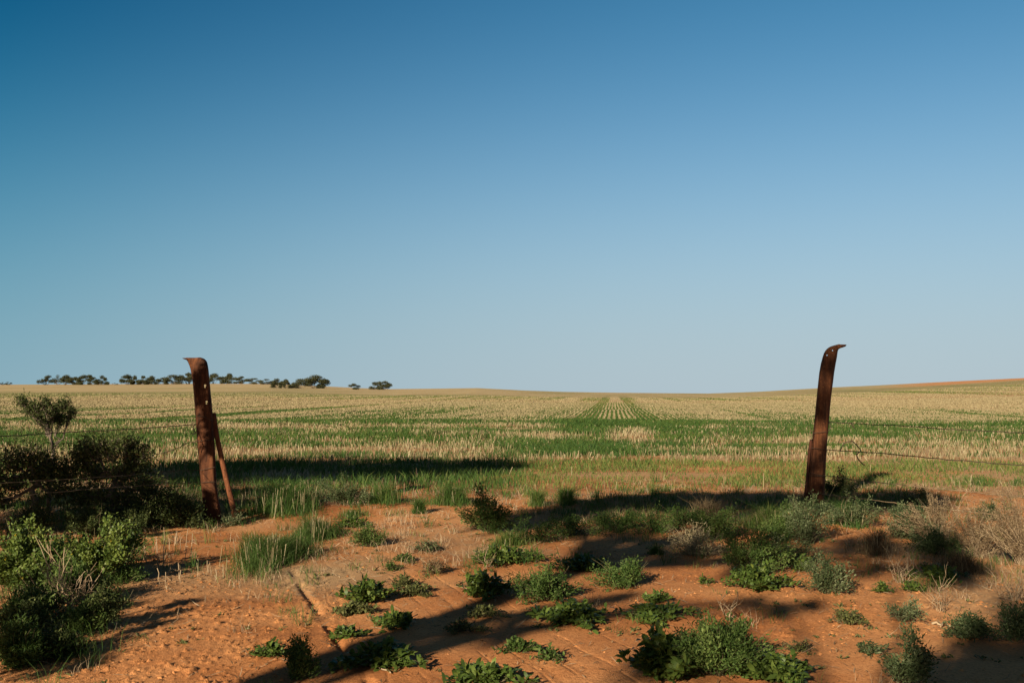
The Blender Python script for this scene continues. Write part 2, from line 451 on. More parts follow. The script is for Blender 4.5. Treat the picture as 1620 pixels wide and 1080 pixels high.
def ground_mat():
    m = bpy.data.materials.new('ground'); n = nodes_of(m)
    out = N(n, 'ShaderNodeOutputMaterial'); b = N(n, 'ShaderNodeBsdfPrincipled')
    g = N(n, 'ShaderNodeNewGeometry'); P = g.outputs['Position']
    soil = ramp(n, noise(n, P, 0.55, 6, 0.6), [(0.30, (0.23, 0.083, 0.028)), (0.46, (0.395, 0.162, 0.057)), (0.62, (0.52, 0.246, 0.098))])
    grain = ramp(n, noise(n, P, 55, 4, 0.7), [(0.34, (0.5, 0.44, 0.40)), (0.5, (1, 1, 1)), (0.70, (1.2, 1.22, 1.28))])
    soil = mixc(n, 0.75, soil, grain, 'MULTIPLY')
    # straw bits and dirt flecks
    fl = ramp(n, noise(n, P, 38, 2, 0.6), [(0.60, 0.0), (0.66, 1.0)])
    lit = attr(n, 'litter')
    x = N(n, 'ShaderNodeMath', operation='MULTIPLY'); lnk(n, fl, x.inputs[0]); lnk(n, lit, x.inputs[1])
    soil = mixc(n, x.outputs[0], soil, (0.40, 0.29, 0.16))
    soil = mixc(n, lit, soil, (0.37, 0.235, 0.12))
    # row pattern on the far paddock
    mp = N(n, 'ShaderNodeMapping', vector_type='POINT'); mp.inputs['Rotation'].default_value = (0, 0, RA)
    lnk(n, P, mp.inputs[0])
    st = N(n, 'ShaderNodeMapping'); st.inputs['Scale'].default_value = (0.22, 0.010, 0.0); lnk(n, mp.outputs[0], st.inputs[0])
    strip = noise(n, st.outputs[0], 1.0, 5, 0.62)
    st2 = N(n, 'ShaderNodeMapping'); st2.inputs['Scale'].default_value = (0.9, 0.10, 0.0); lnk(n, mp.outputs[0], st2.inputs[0])
    strip2 = noise(n, st2.outputs[0], 1.0, 4, 0.6)
    straw = ramp(n, strip, [(0.3, (0.33, 0.245, 0.125)), (0.55, (0.43, 0.325, 0.175)), (0.75, (0.48, 0.365, 0.205))])
    straw = mixc(n, 0.5, straw, ramp(n, strip2, [(0.3, (0.7, 0.72, 0.62)), (0.6, (1, 1, 1))]), 'MULTIPLY')
    olive = ramp(n, strip2, [(0.3, (0.10, 0.125, 0.032)), (0.7, (0.20, 0.185, 0.062))])
    gm = N(n, 'ShaderNodeMath', operation='ADD'); gm.use_clamp = True
    lnk(n, attr(n, 'green'), gm.inputs[0])
    sb = N(n, 'ShaderNodeMath', operation='MULTIPLY_ADD'); sb.inputs[1].default_value = 1.1; sb.inputs[2].default_value = -0.55
    lnk(n, strip, sb.inputs[0]); lnk(n, sb.outputs[0], gm.inputs[1])
    fieldc = mixc(n, gm.outputs[0], straw, olive)
    orange = ramp(n, strip2, [(0.3, (0.42, 0.19, 0.075)), (0.7, (0.50, 0.25, 0.11))])
    fieldc = mixc(n, attr(n, 'bare'), fieldc, orange)
    col = mixc(n, attr(n, 'field'), soil, fieldc)
    lnk(n, col, b.inputs['Base Color'])
    b.inputs['Roughness'].default_value = 0.95
    b.inputs['Specular IOR Level'].default_value = 0.1
    bp = N(n, 'ShaderNodeBump'); bp.inputs['Strength'].default_value = 0.6; bp.inputs['Distance'].default_value = 0.012
    hh = N(n, 'ShaderNodeMath', operation='ADD'); lnk(n, noise(n, P, 45, 4, 0.65), hh.inputs[0]); lnk(n, noise(n, P, 140, 2), hh.inputs[1])
    # fine tread lines pressed into the soil
    dt = N(n, 'ShaderNodeVectorMath', operation='DOT_PRODUCT'); lnk(n, P, dt.inputs[0]); dt.inputs[1].default_value = (-TRK[1], TRK[0], 0)
    wb = N(n, 'ShaderNodeMath', operation='MULTIPLY_ADD'); lnk(n, noise(n, P, 1.3, 2), wb.inputs[0]); wb.inputs[1].default_value = 0.16; lnk(n, dt.outputs['Value'], wb.inputs[2])
    fu = N(n, 'ShaderNodeMath', operation='MULTIPLY_ADD'); lnk(n, wb.outputs[0], fu.inputs[0]); fu.inputs[1].default_value = 1 / 2.2; fu.inputs[2].default_value = -0.95 / 2.2
    st_ = [(0.0, 1.0)]
    for u0 in (0.10, 0.19, 0.30, 0.38, 0.47, 0.55, 0.66, 0.78, 0.88):
        st_ += [(u0 - 0.007, 1.0), (u0, 0.0), (u0 + 0.007, 1.0)]
    tr = ramp(n, fu.outputs[0], st_)
    bk = ramp(n, noise(n, P, 5, 3), [(0.42, 0.0), (0.56, 1.0)])
    sy = N(n, 'ShaderNodeSeparateXYZ'); lnk(n, P, sy.inputs[0])
    nr = N(n, 'ShaderNodeMapRange'); lnk(n, sy.outputs[1], nr.inputs[0]); nr.inputs[1].default_value = 10.5; nr.inputs[2].default_value = 8.5
    mk = N(n, 'ShaderNodeMath', operation='MULTIPLY'); lnk(n, bk, mk.inputs[0]); lnk(n, nr.outputs[0], mk.inputs[1])
    t1 = N(n, 'ShaderNodeMath', operation='SUBTRACT'); lnk(n, tr, t1.inputs[0]); t1.inputs[1].default_value = 1.0
    t2 = N(n, 'ShaderNodeMath', operation='MULTIPLY'); lnk(n, t1.outputs[0], t2.inputs[0]); lnk(n, mk.outputs[0], t2.inputs[1])
    h2 = N(n, 'ShaderNodeMath', operation='MULTIPLY_ADD'); lnk(n, t2.outputs[0], h2.inputs[0]); h2.inputs[1].default_value = 0.9; lnk(n, hh.outputs[0], h2.inputs[2])
    hh = h2
    lnk(n, hh.outputs[0], bp.inputs['Height']); lnk(n, bp.outputs[0], b.inputs['Normal'])
    lnk(n, b.outputs[0], out.inputs[0])
    return m
M['ground'] = ground_mat()

# ------------------------------------------------------------------ ground sheet
def build_ground():
    a = np.concatenate([np.linspace(-180, -40, 45)[:-1], np.linspace(-40, 40, 720), np.linspace(40, 180, 45)[1:-1]]) * math.pi / 180
    r = np.concatenate([np.linspace(0.4, 4.0, 14)[:-1], np.geomspace(4.0, 17.0, 430)[:-1], np.geomspace(17.0, 700.0, 260)[:-1], np.geomspace(700.0, 6000.0, 12)])
    A, R = np.meshgrid(a, r)
    x, y = R * np.sin(A), R * np.cos(A)
    z = height(x, y)
    na, nr = len(a), len(r)
    V = np.stack([x, y, z], -1).reshape(-1, 3)
    V = np.concatenate([V, [[0, 0, 0.0]]])
    i = np.arange(nr - 1)[:, None] * na; j = np.arange(na)[None]; k = (j + 1) % na
    f4 = np.stack([i + j, i + na + j, i + na + k, i + k], -1).reshape(-1, 4)
    jj = np.arange(na)
    f3 = np.stack([np.full(na, nr * na), jj, (jj + 1) % na], 1)
    mb = MB(); mb.add(V, f3, f4)
    o = mb.build('ground', M['ground'], smooth=True)
    me = o.data
    x, y = V[:, 0], V[:, 1]
    rr = np.hypot(x, y); ys = np.where(y > 1, y, 1)
    px, py = pxs(x, ys)
    field = sstep(34, 62, rr) * 0.45 + 0.55 * sstep(140, 205, rr)
    lit = sstep(0.46, 0.66, N1.fbm(x * 0.45, y * 0.6 + 9, 4)) * sstep(7.0, 9.5, rr) * 0.7 + 0.42 * sstep(17, 24, rr)
    lit = lit + 0.5 * np.exp(-(((px - 500) / 90) ** 2 + ((py - 905) / 28) ** 2)) + 0.5 * np.exp(-(((px - 700) / 120) ** 2 + ((py - 850) / 22) ** 2))
    lit = lit + 0.6 * np.exp(-(((px - 1560) / 110) ** 2 + ((py - 930) / 60) ** 2))
    s, t = rows(x, y)
    g = np.where(y > 30, green_amount(x, ys), 0) * 0.85
    # pale, olive and bare bands of the rises
    g = g * (1 - sstep(170, 300, y)) + sstep(170, 300, y) * (0.22 + (N2.fbm(s * 0.05 + 8, t * 0.02, 3) - 0.5) * 0.9)
    left = 1 - sstep(650, 900, px)
    band = np.exp(-((t - 205) / 24) ** 2) * 0.65 - 0.35 * np.exp(-((t - 130) / 26) ** 2) - 0.45 * sstep(300, 380, t) - 0.2 * np.exp(-((t - 265) / 22) ** 2)
    g = g + left * band
    right = sstep(1180, 1350, px)
    g = g + right * (-0.25 * np.exp(-((t - 120) / 50) ** 2) + 0.3 * np.exp(-((t - 235) / 22) ** 2))
    bare = sstep(1370, 1500, px) * sstep(245, 275, t + 0.05 * (px - 1620) * -1 * 0.4) + 0.35 * left * sstep(430, 520, t)
    rowz = sstep(51, 54, t) * (1 - sstep(120, 150, t)) * (1 - sstep(18, 30, np.abs(s)))
    g = np.maximum(g, rowz * .85); field = np.maximum(field, rowz * .85)
    for nme, val in (('field', field), ('litter', np.clip(lit, 0, 1)), ('green', np.clip(g, 0, 1)), ('bare', np.clip(bare, 0, 1))):
        at_ = me.attributes.new(nme, 'FLOAT', 'POINT')
        at_.data.foreach_set('value', val.astype(np.float32))
    o['kind'] = 'structure'
    return o
build_ground()

# ------------------------------------------------------------------ paddock growth
def in_view(x, y, m=60):
    px, _ = pxs(x, np.maximum(y, 0.1))
    return (px > -m * 4) & (px < 1620 + m * 4)

def put(x, y):
    return np.stack([x, y, height(x, y, False) - 0.01], 1)

stub, grs = MB(), MB()
def zone(y0, y1, dy, dx, cross, hs, hg, seed, kst=1, kgr=1):
    r = np.random.default_rng(seed)
    if cross:      # headland rows, along the fence
        ys_ = np.arange(y0, y1, dy)
        xs_ = np.arange(-0.75 * y1, 0.75 * y1, dx)
        X, Y = np.meshgrid(xs_, ys_)
        X = X + r.uniform(-.5, .5, X.shape) * dx
        Y = Y + X * 0.03 + r.normal(size=Y.shape) * 0.035
    else:          # rows up the paddock
        ss = np.arange(-0.85 * y1, 0.7 * y1, 0.30)
        tt = np.arange(y0, y1, dx)
        S, T = np.meshgrid(ss, tt)
        S = S + r.normal(size=S.shape) * 0.02; T = T + r.uniform(-.5, .5, T.shape) * dx
        X = S * math.cos(RA) + T * math.sin(RA); Y = -S * math.sin(RA) + T * math.cos(RA)
    X, Y = X.ravel(), Y.ravel()
    k = in_view(X, Y) & (Y > y0 - 2)
    X, Y = X[k], Y[k]
    g = green_amount(X, Y)
    px, py = pxs(X, Y)
    patch = N3.fbm(X * 1.3, Y * 1.3, 3)
    d = Y
    # bare gaps at the paddock's near edge
    edge = 1 - sstep(15.5, 18.5, Y + (N1.fbm(X * .5, Y * .5, 2) - .5) * 4)
    keep = 1 - 0.75 * edge
    bare_strip = np.exp(-((py - 722) / 6) ** 2) * 0.45
    # stubble
    ps = np.clip(1.15 - 1.25 * g, 0.04, 1) * keep * np.clip(0.35 + (1.6 if cross else .5) * (patch - 0.25) + (0 if cross else .35), 0.15, 1) * (1 - bare_strip * 0.4)
    yg = sstep(728, 733, py) * sstep(790, 870, px)
    ps = ps * (1 - 0.72 * yg)
    S0, T0 = rows(X, Y)
    core = (S0 > -0.8) & (S0 < 1.4) & (T0 > 52) & (T0 < 140)
    ps = np.where(core, 0.95, ps)
    w0 = np.maximum(0.0045, 0.00062 * d)
    for q in range(kst):
        u = r.random(len(X)) < ps
        n = int(u.sum()); xx, yy = X[u] + r.normal(size=n) * 0.02, Y[u] + r.normal(size=n) * 0.02
        blades(stub, put(xx, yy), hs * 0.85 * ((0.35 + 0.75 * r.random(n)) if cross else (0.62 + 0.4 * r.random(n))) * (0.7 + 0.5 * N2.v(xx * .5, yy * .5)), w0[u] * r.uniform(.7, 1.5, n), (0.10 if cross else 0.04) + (0.55 if cross else 0.2) * r.random(n) ** 2, np.clip(0.5 + r.normal(size=n) * (.26 if cross else .14), 0, 1), r, 0)
    # green
    pg = np.clip((g - 0.22) * 1.55, 0.0, 1) * (1 - 0.5 * edge) * np.clip(0.3 + 1.9 * (N1.fbm(X * .9 + 3, Y * .9, 3) - 0.22), 0.08, 1)
    pg = np.where(core, 0.8, pg)
    side = (np.abs(S0) < 22) & (T0 > 52) & (T0 < 130) & ~core
    pg = np.where(side, np.maximum(pg, .55), pg)
    for q in range(kgr):
        u = r.random(len(X)) < pg
        n = int(u.sum()); xx, yy = X[u] + r.normal(size=n) * 0.07, Y[u] + r.normal(size=n) * 0.07
        if not cross:
            off = 0.15 + r.normal(size=n) * 0.035
            xx, yy = X[u] + off * math.cos(RA), Y[u] - off * math.sin(RA)
        hgt = hg * (0.45 + 0.8 * r.random(n)) * ((0.55 + 0.9 * N3.v(xx * .8 + 9, yy * .8)) if cross else .9)
        hgt = np.where(core[u] | side[u], hgt * .7, hgt) * (1 - .4 * yg[u])
        tn = np.clip(0.28 + 0.25 * r.normal(size=n) + 0.42 * yg[u] + 0.45 * sstep(60, 150, d[u]) + 0.35 * (N2.fbm(xx * .25, yy * .3, 2) - .5), 0, 1)
        blades(grs, put(xx, yy), hgt, w0[u] * r.uniform(.7, 1.5, n), 0.25 + 0.5 * r.random(n), tn, r, 1)
zone(14.6, 27, 0.30, 0.045, True, 0.22, 0.17, 11, 1, 4)
zone(27, 40, 0.30, 0.055, True, 0.21, 0.18, 12, 1, 4)
zone(40, 52.5, 0.30, 0.075, True, 0.19, 0.18, 13, 1, 4)
zone(52, 85, 0.30, 0.08, False, 0.16, 0.13, 14, 1, 3)
zone(85, 130, 0.30, 0.16, False, 0.16, 0.13, 15, 1, 2)
zone(130, 210, 0.30, 0.6, False, 0.14, 0.12, 16, 1, 1)
tag(stub.build('stubble', M['stubble']), 'dry tan cut stubble standing in rows over the paddock', 'stubble', kind='stuff')
tag(grs.build('field_grass', M['grass']), 'green young growth between the stubble rows of the paddock', 'grass', kind='stuff')

# ------------------------------------------------------------------ litter on the bare soil
def litter():
    r = np.random.default_rng(21)
    n = 42000
    y = np.sqrt(r.uniform(4.6 ** 2, 17.5 ** 2, n)); x = r.uniform(-0.62, 0.62, n) * y
    px, py = pxs(x, y)
    dens = 0.10 + 0.55 * sstep(0.46, 0.62, N1.fbm(x * .8, y * .8, 3)) * sstep(6.0, 9, y)
    dens = dens + 0.9 * np.exp(-(((px - 500) / 85) ** 2 + ((py - 905) / 28) ** 2)) + 0.7 * np.exp(-(((px - 700) / 120) ** 2 + ((py - 850) / 24) ** 2))
    dens = dens + 0.8 * np.exp(-(((px - 1560) / 90) ** 2 + ((py - 925) / 50) ** 2)) + 0.6 * np.exp(-(((px - 120) / 120) ** 2 + ((py - 960) / 60) ** 2))
    dens = dens + 0.6 * sstep(13, 15, y) + 0.5 * np.exp(-(((px - 290) / 60) ** 2 + ((py - 905) / 30) ** 2))
    k = r.random(n) < np.clip(dens, 0, 1)
    x, y = x[k], y[k]; n = len(x)
    L = r.uniform(0.03, 0.16, n); W = r.uniform(0.002, 0.0045, n) + 0.00012 * y
    a = r.random(n) * math.pi; el = np.abs(r.normal(size=n)) * 0.16
    D = np.stack([np.cos(a) * np.cos(el), np.sin(a) * np.cos(el), np.sin(el)], 1)
    P = np.stack([x, y, height(x, y) + 0.004], 1)
    mb = MB()
    leaves(mb, P, D, L, W, 0.12 * r.normal(size=n), 0.3, r.random(n), r, up=np.array([0, 0, 1.0]))
    tag(mb.build('straw_litter', M['twig']), 'scattered dry straw and twig litter lying on the red soil', 'litter', kind='stuff')
    # clods
    n = 34000
    y = np.sqrt(r.uniform(4.6 ** 2, 14 ** 2, n)); x = r.uniform(-0.6, 0.6, n) * y
    dens = 0.06 + 0.8 * sstep(0.5, 0.62, N3.fbm(x * 0.55 + 5, y * 0.55, 2) + 0.16 * sstep(-0.6, -2.0, x)) * sstep(.42, .6, N2.fbm(x * 2.5, y * 2.5, 2))
    k = r.random(n) < dens
    x, y = x[k], y[k]; n = len(x)
    base = np.array([[1, 0, 0], [0.3, 0.95, 0.1], [-0.9, 0.4, 0], [-0.7, -0.75, 0.05], [0.45, -0.9, 0], [0.1, 0.05, 0.8], [0.35, -0.2, 0.55]])
    fc = np.array([[0, 1, 5], [1, 2, 5], [2, 3, 5], [3, 6, 5], [3, 4, 6], [4, 0, 6], [0, 5, 6]])
    s = (0.004 + 0.016 * r.random(n) ** 4)[:, None, None]
    a = r.random(n) * 6.28; ca, sa = np.cos(a), np.sin(a)
    B = np.broadcast_to(base, (n, 7, 3)) * r.uniform(.7, 1.3, (n, 7, 3))
    B = np.stack([B[..., 0] * ca[:, None] - B[..., 1] * sa[:, None], B[..., 0] * sa[:, None] + B[..., 1] * ca[:, None], B[..., 2]], -1) * s
    V = B + np.stack([x, y, height(x, y) - 0.002], 1)[:, None]
    mb = MB(); mb.add(V.reshape(-1, 3), (np.arange(n)[:, None, None] * 7 + fc[None]).reshape(-1, 3), None, 0.5)
    o = tag(mb.build('soil_clods', M['ground']), 'small crumbled clods of red soil on the bare ground', 'soil clods', kind='stuff')
litter()

def sparse():
    r = np.random.default_rng(77)
    n = 15000
    y = np.sqrt(r.uniform(5.0 ** 2, 17.5 ** 2, n)); x = r.uniform(-0.62, 0.62, n) * y
    px, py = pxs(x, y)
    nn = N1.fbm(x * .9 + 30, y * .9, 3)
    den = 0.30 * sstep(.50, .62, nn) * sstep(11.0, 14, y) + 0.03 * sstep(.5, .6, nn) + 0.14 * np.exp(-(((px - 640) / 190) ** 2 + ((py - 850) / 45) ** 2)) + .3 * np.exp(-(((px - 440) / 70) ** 2 + ((py - 900) / 18) ** 2))
    mid = np.exp(-(((px - 620) / 220) ** 2 + ((py - 865) / 50) ** 2))
    den = den + 0.55 * np.exp(-(((px - 1010) / 150) ** 2 + ((py - 812) / 22) ** 2)) + 0.5 * np.exp(-(((px - 1290) / 150) ** 2 + ((py - 800) / 16) ** 2))
    den = den + 0.45 * np.exp(-(((px - 430) / 110) ** 2 + ((py - 785) / 20) ** 2)) + 0.5 * np.exp(-(((px - 150) / 170) ** 2 + ((py - 808) / 20) ** 2))
    den = den + 0.5 * np.exp(-(((px - 60) / 100) ** 2 + ((py - 960) / 80) ** 2)) + 0.3 * np.exp(-(((px - 120) / 110) ** 2 + ((py - 850) / 40) ** 2))
    den = den + 0.25 * np.exp(-(((px - 1500) / 130) ** 2 + ((py - 870) / 40) ** 2)) + .12 * np.exp(-(((px - 1230) / 90) ** 2 + ((py - 860) / 30) ** 2))
    k = r.random(n) < den
    x, y, px, py, mid = x[k], y[k], px[k], py[k], mid[k]
    m = 22
    X = np.repeat(x, m) + r.normal(size=len(x) * m) * .05; Y = np.repeat(y, m) + r.normal(size=len(x) * m) * .05
    H = np.repeat(r.uniform(.05, .2, len(x)), m) * r.uniform(.4, 1.1, len(X))
    tn = np.repeat(np.clip(r.normal(.3, .3, len(x)), 0, 1), m)
    dry = np.repeat(r.random(len(x)) < .3 + .6 * mid, m)
    P = np.stack([X, Y, height(X, Y) - .008], 1)
    W = (.0012 + .0003 * Y) * r.uniform(.7, 1.4, len(X))
    mb, md = MB(), MB()
    u = ~dry
    blades(mb, P[u], H[u], W[u], .15 + .7 * r.random(u.sum()), np.clip(tn[u] + r.normal(size=u.sum()) * .1, 0, 1), r, 1)
    blades(md, P[dry], H[dry] * .8, W[dry] * .8, .2 + 1.0 * r.random(dry.sum()), r.random(dry.sum()), r, 1)
    tag(mb.build('sparse_grass', M['grass']), 'sparse short green grass along the paddock edge and in the shade', 'grass', kind='stuff')
    tag(md.build('dry_grass', M['twig']), 'wisps of dry grass on the red soil of the gateway', 'dry grass', kind='stuff')
sparse()

# ------------------------------------------------------------------ plants
def stems_fan(mbs, p, H, R, n, r, rad=0.003, tint=None, wob=0.02, spread=1.0, base=0.12):
    out = []
    ph = r.random(3) * 6.28; ln = r.normal(size=2) * R * .18
    for _ in range(n):
        a = r.random() * 6.283; q = math.sqrt(r.random()) * spread
        q *= 0.95 + 0.24 * math.sin(2 * a + ph[0]) + 0.16 * math.sin(5 * a + ph[1])
        b = p + np.array([math.cos(a), math.sin(a), 0]) * R * base * q
        e = p + np.array([math.cos(a) * R * q, math.sin(a) * R * q, H * (1 - 0.42 * q * q) * (0.86 + .2 * math.sin(a + ph[2])) * (.38 + .8 * r.random() ** .85)])
        e[:2] += ln + r.normal(size=2) * R * .12
        t = np.linspace(0, 1, 6)[:, None]
        P = b * (1 - t) + e * t
        P[:, :2] += (e - b)[:2] * ((t ** 1.5) - t) * 0.55
        P[1:] += r.normal(size=(5, 3)) * wob * H
        P[0, 2] -= 0.02
        tube(mbs, P, np.linspace(rad, rad * 0.4, 6), 3, r.random() if tint is None else tint, False)
        out.append(P)
    return out

def along(Ps, n, lo, r):
    S = np.stack(Ps)
    m = S.shape[1]
    i = np.minimum((len(S) * r.random(n) ** 1.25).astype(int), len(S) - 1); along.i = i; t = lo + (1 - lo) * np.sqrt(r.random(n)) * 0.999
    k = t * (m - 1); j = k.astype(int); f = (k - j)[:, None]
    P = S[i, j] * (1 - f) + S[i, j + 1] * f
    T = unit(S[i, j + 1] - S[i, j])
    return P, T, t

PLANTS = []
def mk_root(name, p):
    PLANTS.append(np.array(p))
    return empty(name, (float(p[0]), float(p[1]), float(p[2])))

def size(px0, px1, pytop, pyb):
    """base point, half width and height from the plant's picture extents"""
    p = G((px0 + px1) / 2, pyb)
    d = p[1]
    return p, (px1 - px0) / 2 / F * d, (pyb - pytop) / F * d, d

def weed(name, label, cat, box, mat='weed', leaf=0.06, dens=1.0, flat=1.0, group=None, seed=0, slim=0.42):
    """low leafy weed: several sprawling stems with leafy rosettes"""
    r = np.random.default_rng(seed + 100)
    px0, px1, pt, pb = box
    p, R, Hp, d = size(px0, px1, pt, pb)
    # part of the picture height is the depth of the mat
    R *= 1.4
    depth = min(R * 0.95, 0.75 * Hp * d / CAMH * 0.6)
    p = p + np.array([0, depth * 0.75, 0]); p[2] = h1(p[0], p[1])
    H = max(0.075, Hp - depth * 1.2 * CAMH / d * 0.8) * flat
    root = mk_root(name, p)
    mbl, mbs = MB(), MB()
    nst = max(9, int(36 * min(2.2, R / 0.25)))
    for i in range(nst):
        a = r.random() * 6.283; q = r.random() ** 0.6
        lob = 0.78 + 0.3 * math.sin(a * 3 + seed) + 0.15 * math.sin(a * 7 + seed * 2)
        e = p + np.array([math.cos(a) * R * q * lob, math.sin(a) * depth * q * lob, 0])
        e[2] = h1(e[0], e[1]) + H * (0.25 + 0.75 * (1 - q * q)) * r.uniform(.5, 1.0)
        b = p + (e - p) * 0.25; b[2] = h1(b[0], b[1])
        P = bend(b, e, 5, 0.02, 0.008, r)
        tube(mbs, P, np.linspace(.004, .002, 5), 3, 0.5, False)
        n = int((16 + 14 * r.random()) * dens)
        t = r.random(n) ** 0.6
        c = b[None] * (1 - t)[:, None] + e[None] * t[:, None] + r.normal(size=(n, 3)) * np.array([.012, .012, .008])
        D = r.normal(size=(n, 3)) * np.array([1, 1, 0.5]) + np.array([0, 0, 0.45]) + unit(e - p)[None] * 0.5
        leaves(mbl, c, D, leaf * r.uniform(.5, 1.25, n), leaf * slim * r.uniform(.7, 1.2, n), 0.2, 0.2, np.clip(r.normal(0.45, 0.25, n), 0, 1), r, up=np.array([0, 0, 1.0]))
    mbl.build('foliage', M[mat], root, loc=None).location = (0, 0, 0)
    fix(root, p, mbs)
    return tag(root, label, cat, group)

def fix(root, p, mbs=None, stem_mat='stem_green', sname='stem'):
    if mbs is not None and mbs.n:
        mbs.build(sname, M[stem_mat], root)
    for c in root.children:
        c.data.transform(__import__('mathutils').Matrix.Translation(-root.location))

def bush(name, label, cat, box, mat='grey', leaf=0.022, n=1500, nst=26, spread=1.0, lo=0.25, stem='stem_green', group=None, seed=0, slim=0.3, tm=0.45, upright=0.7, rad=0.003, petals=0):
    """bushy plant: fanning stems with small leaves all along"""
    r = np.random.default_rng(seed + 500); n = int(n * 1.5)
    px0, px1, pt, pb = box
    p, R, H, d = size(px0, px1, pt, pb)
    back = R * (0.75 if R * 2 > H * .8 else .3)
    H = max(H * .5, H - back * CAMH / d)
    p = p + np.array([0, back, 0]); p[2] = h1(p[0], p[1])
    R *= 1.08
    root = mk_root(name, p)
    mbl, mbs = MB(), MB()
    S = stems_fan(mbs, p, H, R, nst, r, rad, spread=spread)
    full = [q_ for q_ in S if r.random() < .86] or S
    P, T, t = along(full, n, lo, r)
    P = P + r.normal(size=P.shape) * leaf * 0.9
    P[:, 2] = np.maximum(P[:, 2], p[2] + 0.005)
    D = T * upright + r.normal(size=P.shape) * 0.55 + np.array([0, 0, .15])
    sv = r.normal(size=len(full)) * .2
    for _ in range(max(3, nst // 7)):
        a = r.random() * 6.283
        e = p + np.array([math.cos(a) * R * r.uniform(.5, 1.25), math.sin(a) * R * r.uniform(.5, 1.2), H * r.uniform(.25, 1.15)])
        tube(mbs, bend(p + (e - p) * .15, e, 5, 0, H * .04, r), np.linspace(rad * .8, rad * .3, 5), 3, 1.0, False)
    tn = np.clip(r.normal(tm, 0.22, n) + sv[along.i] + 0.3 * (N1.v(P[:, 0] * 9, P[:, 2] * 9) - .5), 0, 1)
    leaves(mbl, P, D, leaf * r.uniform(.6, 1.4, n), leaf * slim * r.uniform(.7, 1.3, n), 0.15, 0.15, tn, r)
    if n: mbl.build('foliage', M[mat], root)
    if petals:
        P, T, t = along(S, petals, .75, r)
        for k in range(petals):
            mp_ = MB()
            leaves(mp_, np.repeat(P[k:k + 1] + np.array([[0, -.012, .01]]), 5, 0), r.normal(size=(5, 3)), 0.014, 0.012, .1, .1, None, r)
            mp_.build('flower', M['petal'], root)
    fix(root, p, mbs, stem)
    return tag(root, label, cat, group)

def grass(name, label, cat, box, n=700, mat='grass', wid=0.005, seed=0, group=None, tm=0.3, lean=0.45, depth=None):
    r = np.random.default_rng(seed + 900); n = int(n * 3)
    px0, px1, pt, pb = box
    p, R, H, d = size(px0, px1, pt, pb)
    if depth: p = p + np.array([0, depth * .8, 0])
    dp = depth or R * 0.6
    H = max(.10, H - dp * .75 * CAMH / d); R *= 1.1
    root = mk_root(name, p)
    a = r.random(n) * 6.283; q = np.abs(r.normal(size=n)) * .52
    lob = 0.8 + 0.25 * np.sin(a * 3 + seed)
    x, y = p[0] + np.cos(a) * q * R * lob, p[1] + np.sin(a) * q * dp * lob
    P = np.stack([x, y, height(x, y) - 0.01], 1)
    hh = H * (0.25 + 0.95 * r.random(n) ** 1.3) * (1.1 - 0.6 * q) * (.6 + .8 * N2.v(x * 7, y * 7))
    mb = MB()
    blades(mb, P, hh, (wid * .55 + 0.0002 * d) * r.uniform(.7, 1.4, n), 0.15 + lean * 2.0 * r.random(n), np.clip(r.normal(tm if tm < .75 else .4, .22, n), 0, 1), r, 1)
    mb.build('foliage', M[mat], root)
    m = max(6, n // 25); i = r.integers(0, n, m)
    ms = MB()
    blades(ms, P[i], H * r.uniform(.4, .95, m), .003 + .0002 * d, 0.15, r.random(m), r, 0)
    ms.build('seed_stalks', M['stubble'], root)['kind'] = 'stuff'
    fix(root, p)
    return tag(root, label, cat, group)

def twigs(name, label, cat, box, nst=12, rad=0.004, seed=0, forks=2, spread=1.0, group=None, tint=0.7, mat='twig'):
    r = np.random.default_rng(seed + 1300)
    px0, px1, pt, pb = box
    p, R, H, d = size(px0, px1, pt, pb)
    mb = MB()
    S = stems_fan(mb, p, H, R, nst, r, rad, None, 0.05, spread, 0.25)
    for P in S:
        for k in range(forks):
            j = r.integers(1, 5); b = P[j]
            e = b + (P[min(j + 1, 5)] - P[j - 1]) * r.uniform(.5, 1.0) + r.normal(size=3) * H * 0.14
            tube(mb, bend(b, e, 4, 0, H * .015, r), np.linspace(rad * .6, rad * .3, 4), 3, r.random(), False)
    o = mb.build(name, M[mat], None, loc=tuple(p))
    return tag(o, label, cat, group)

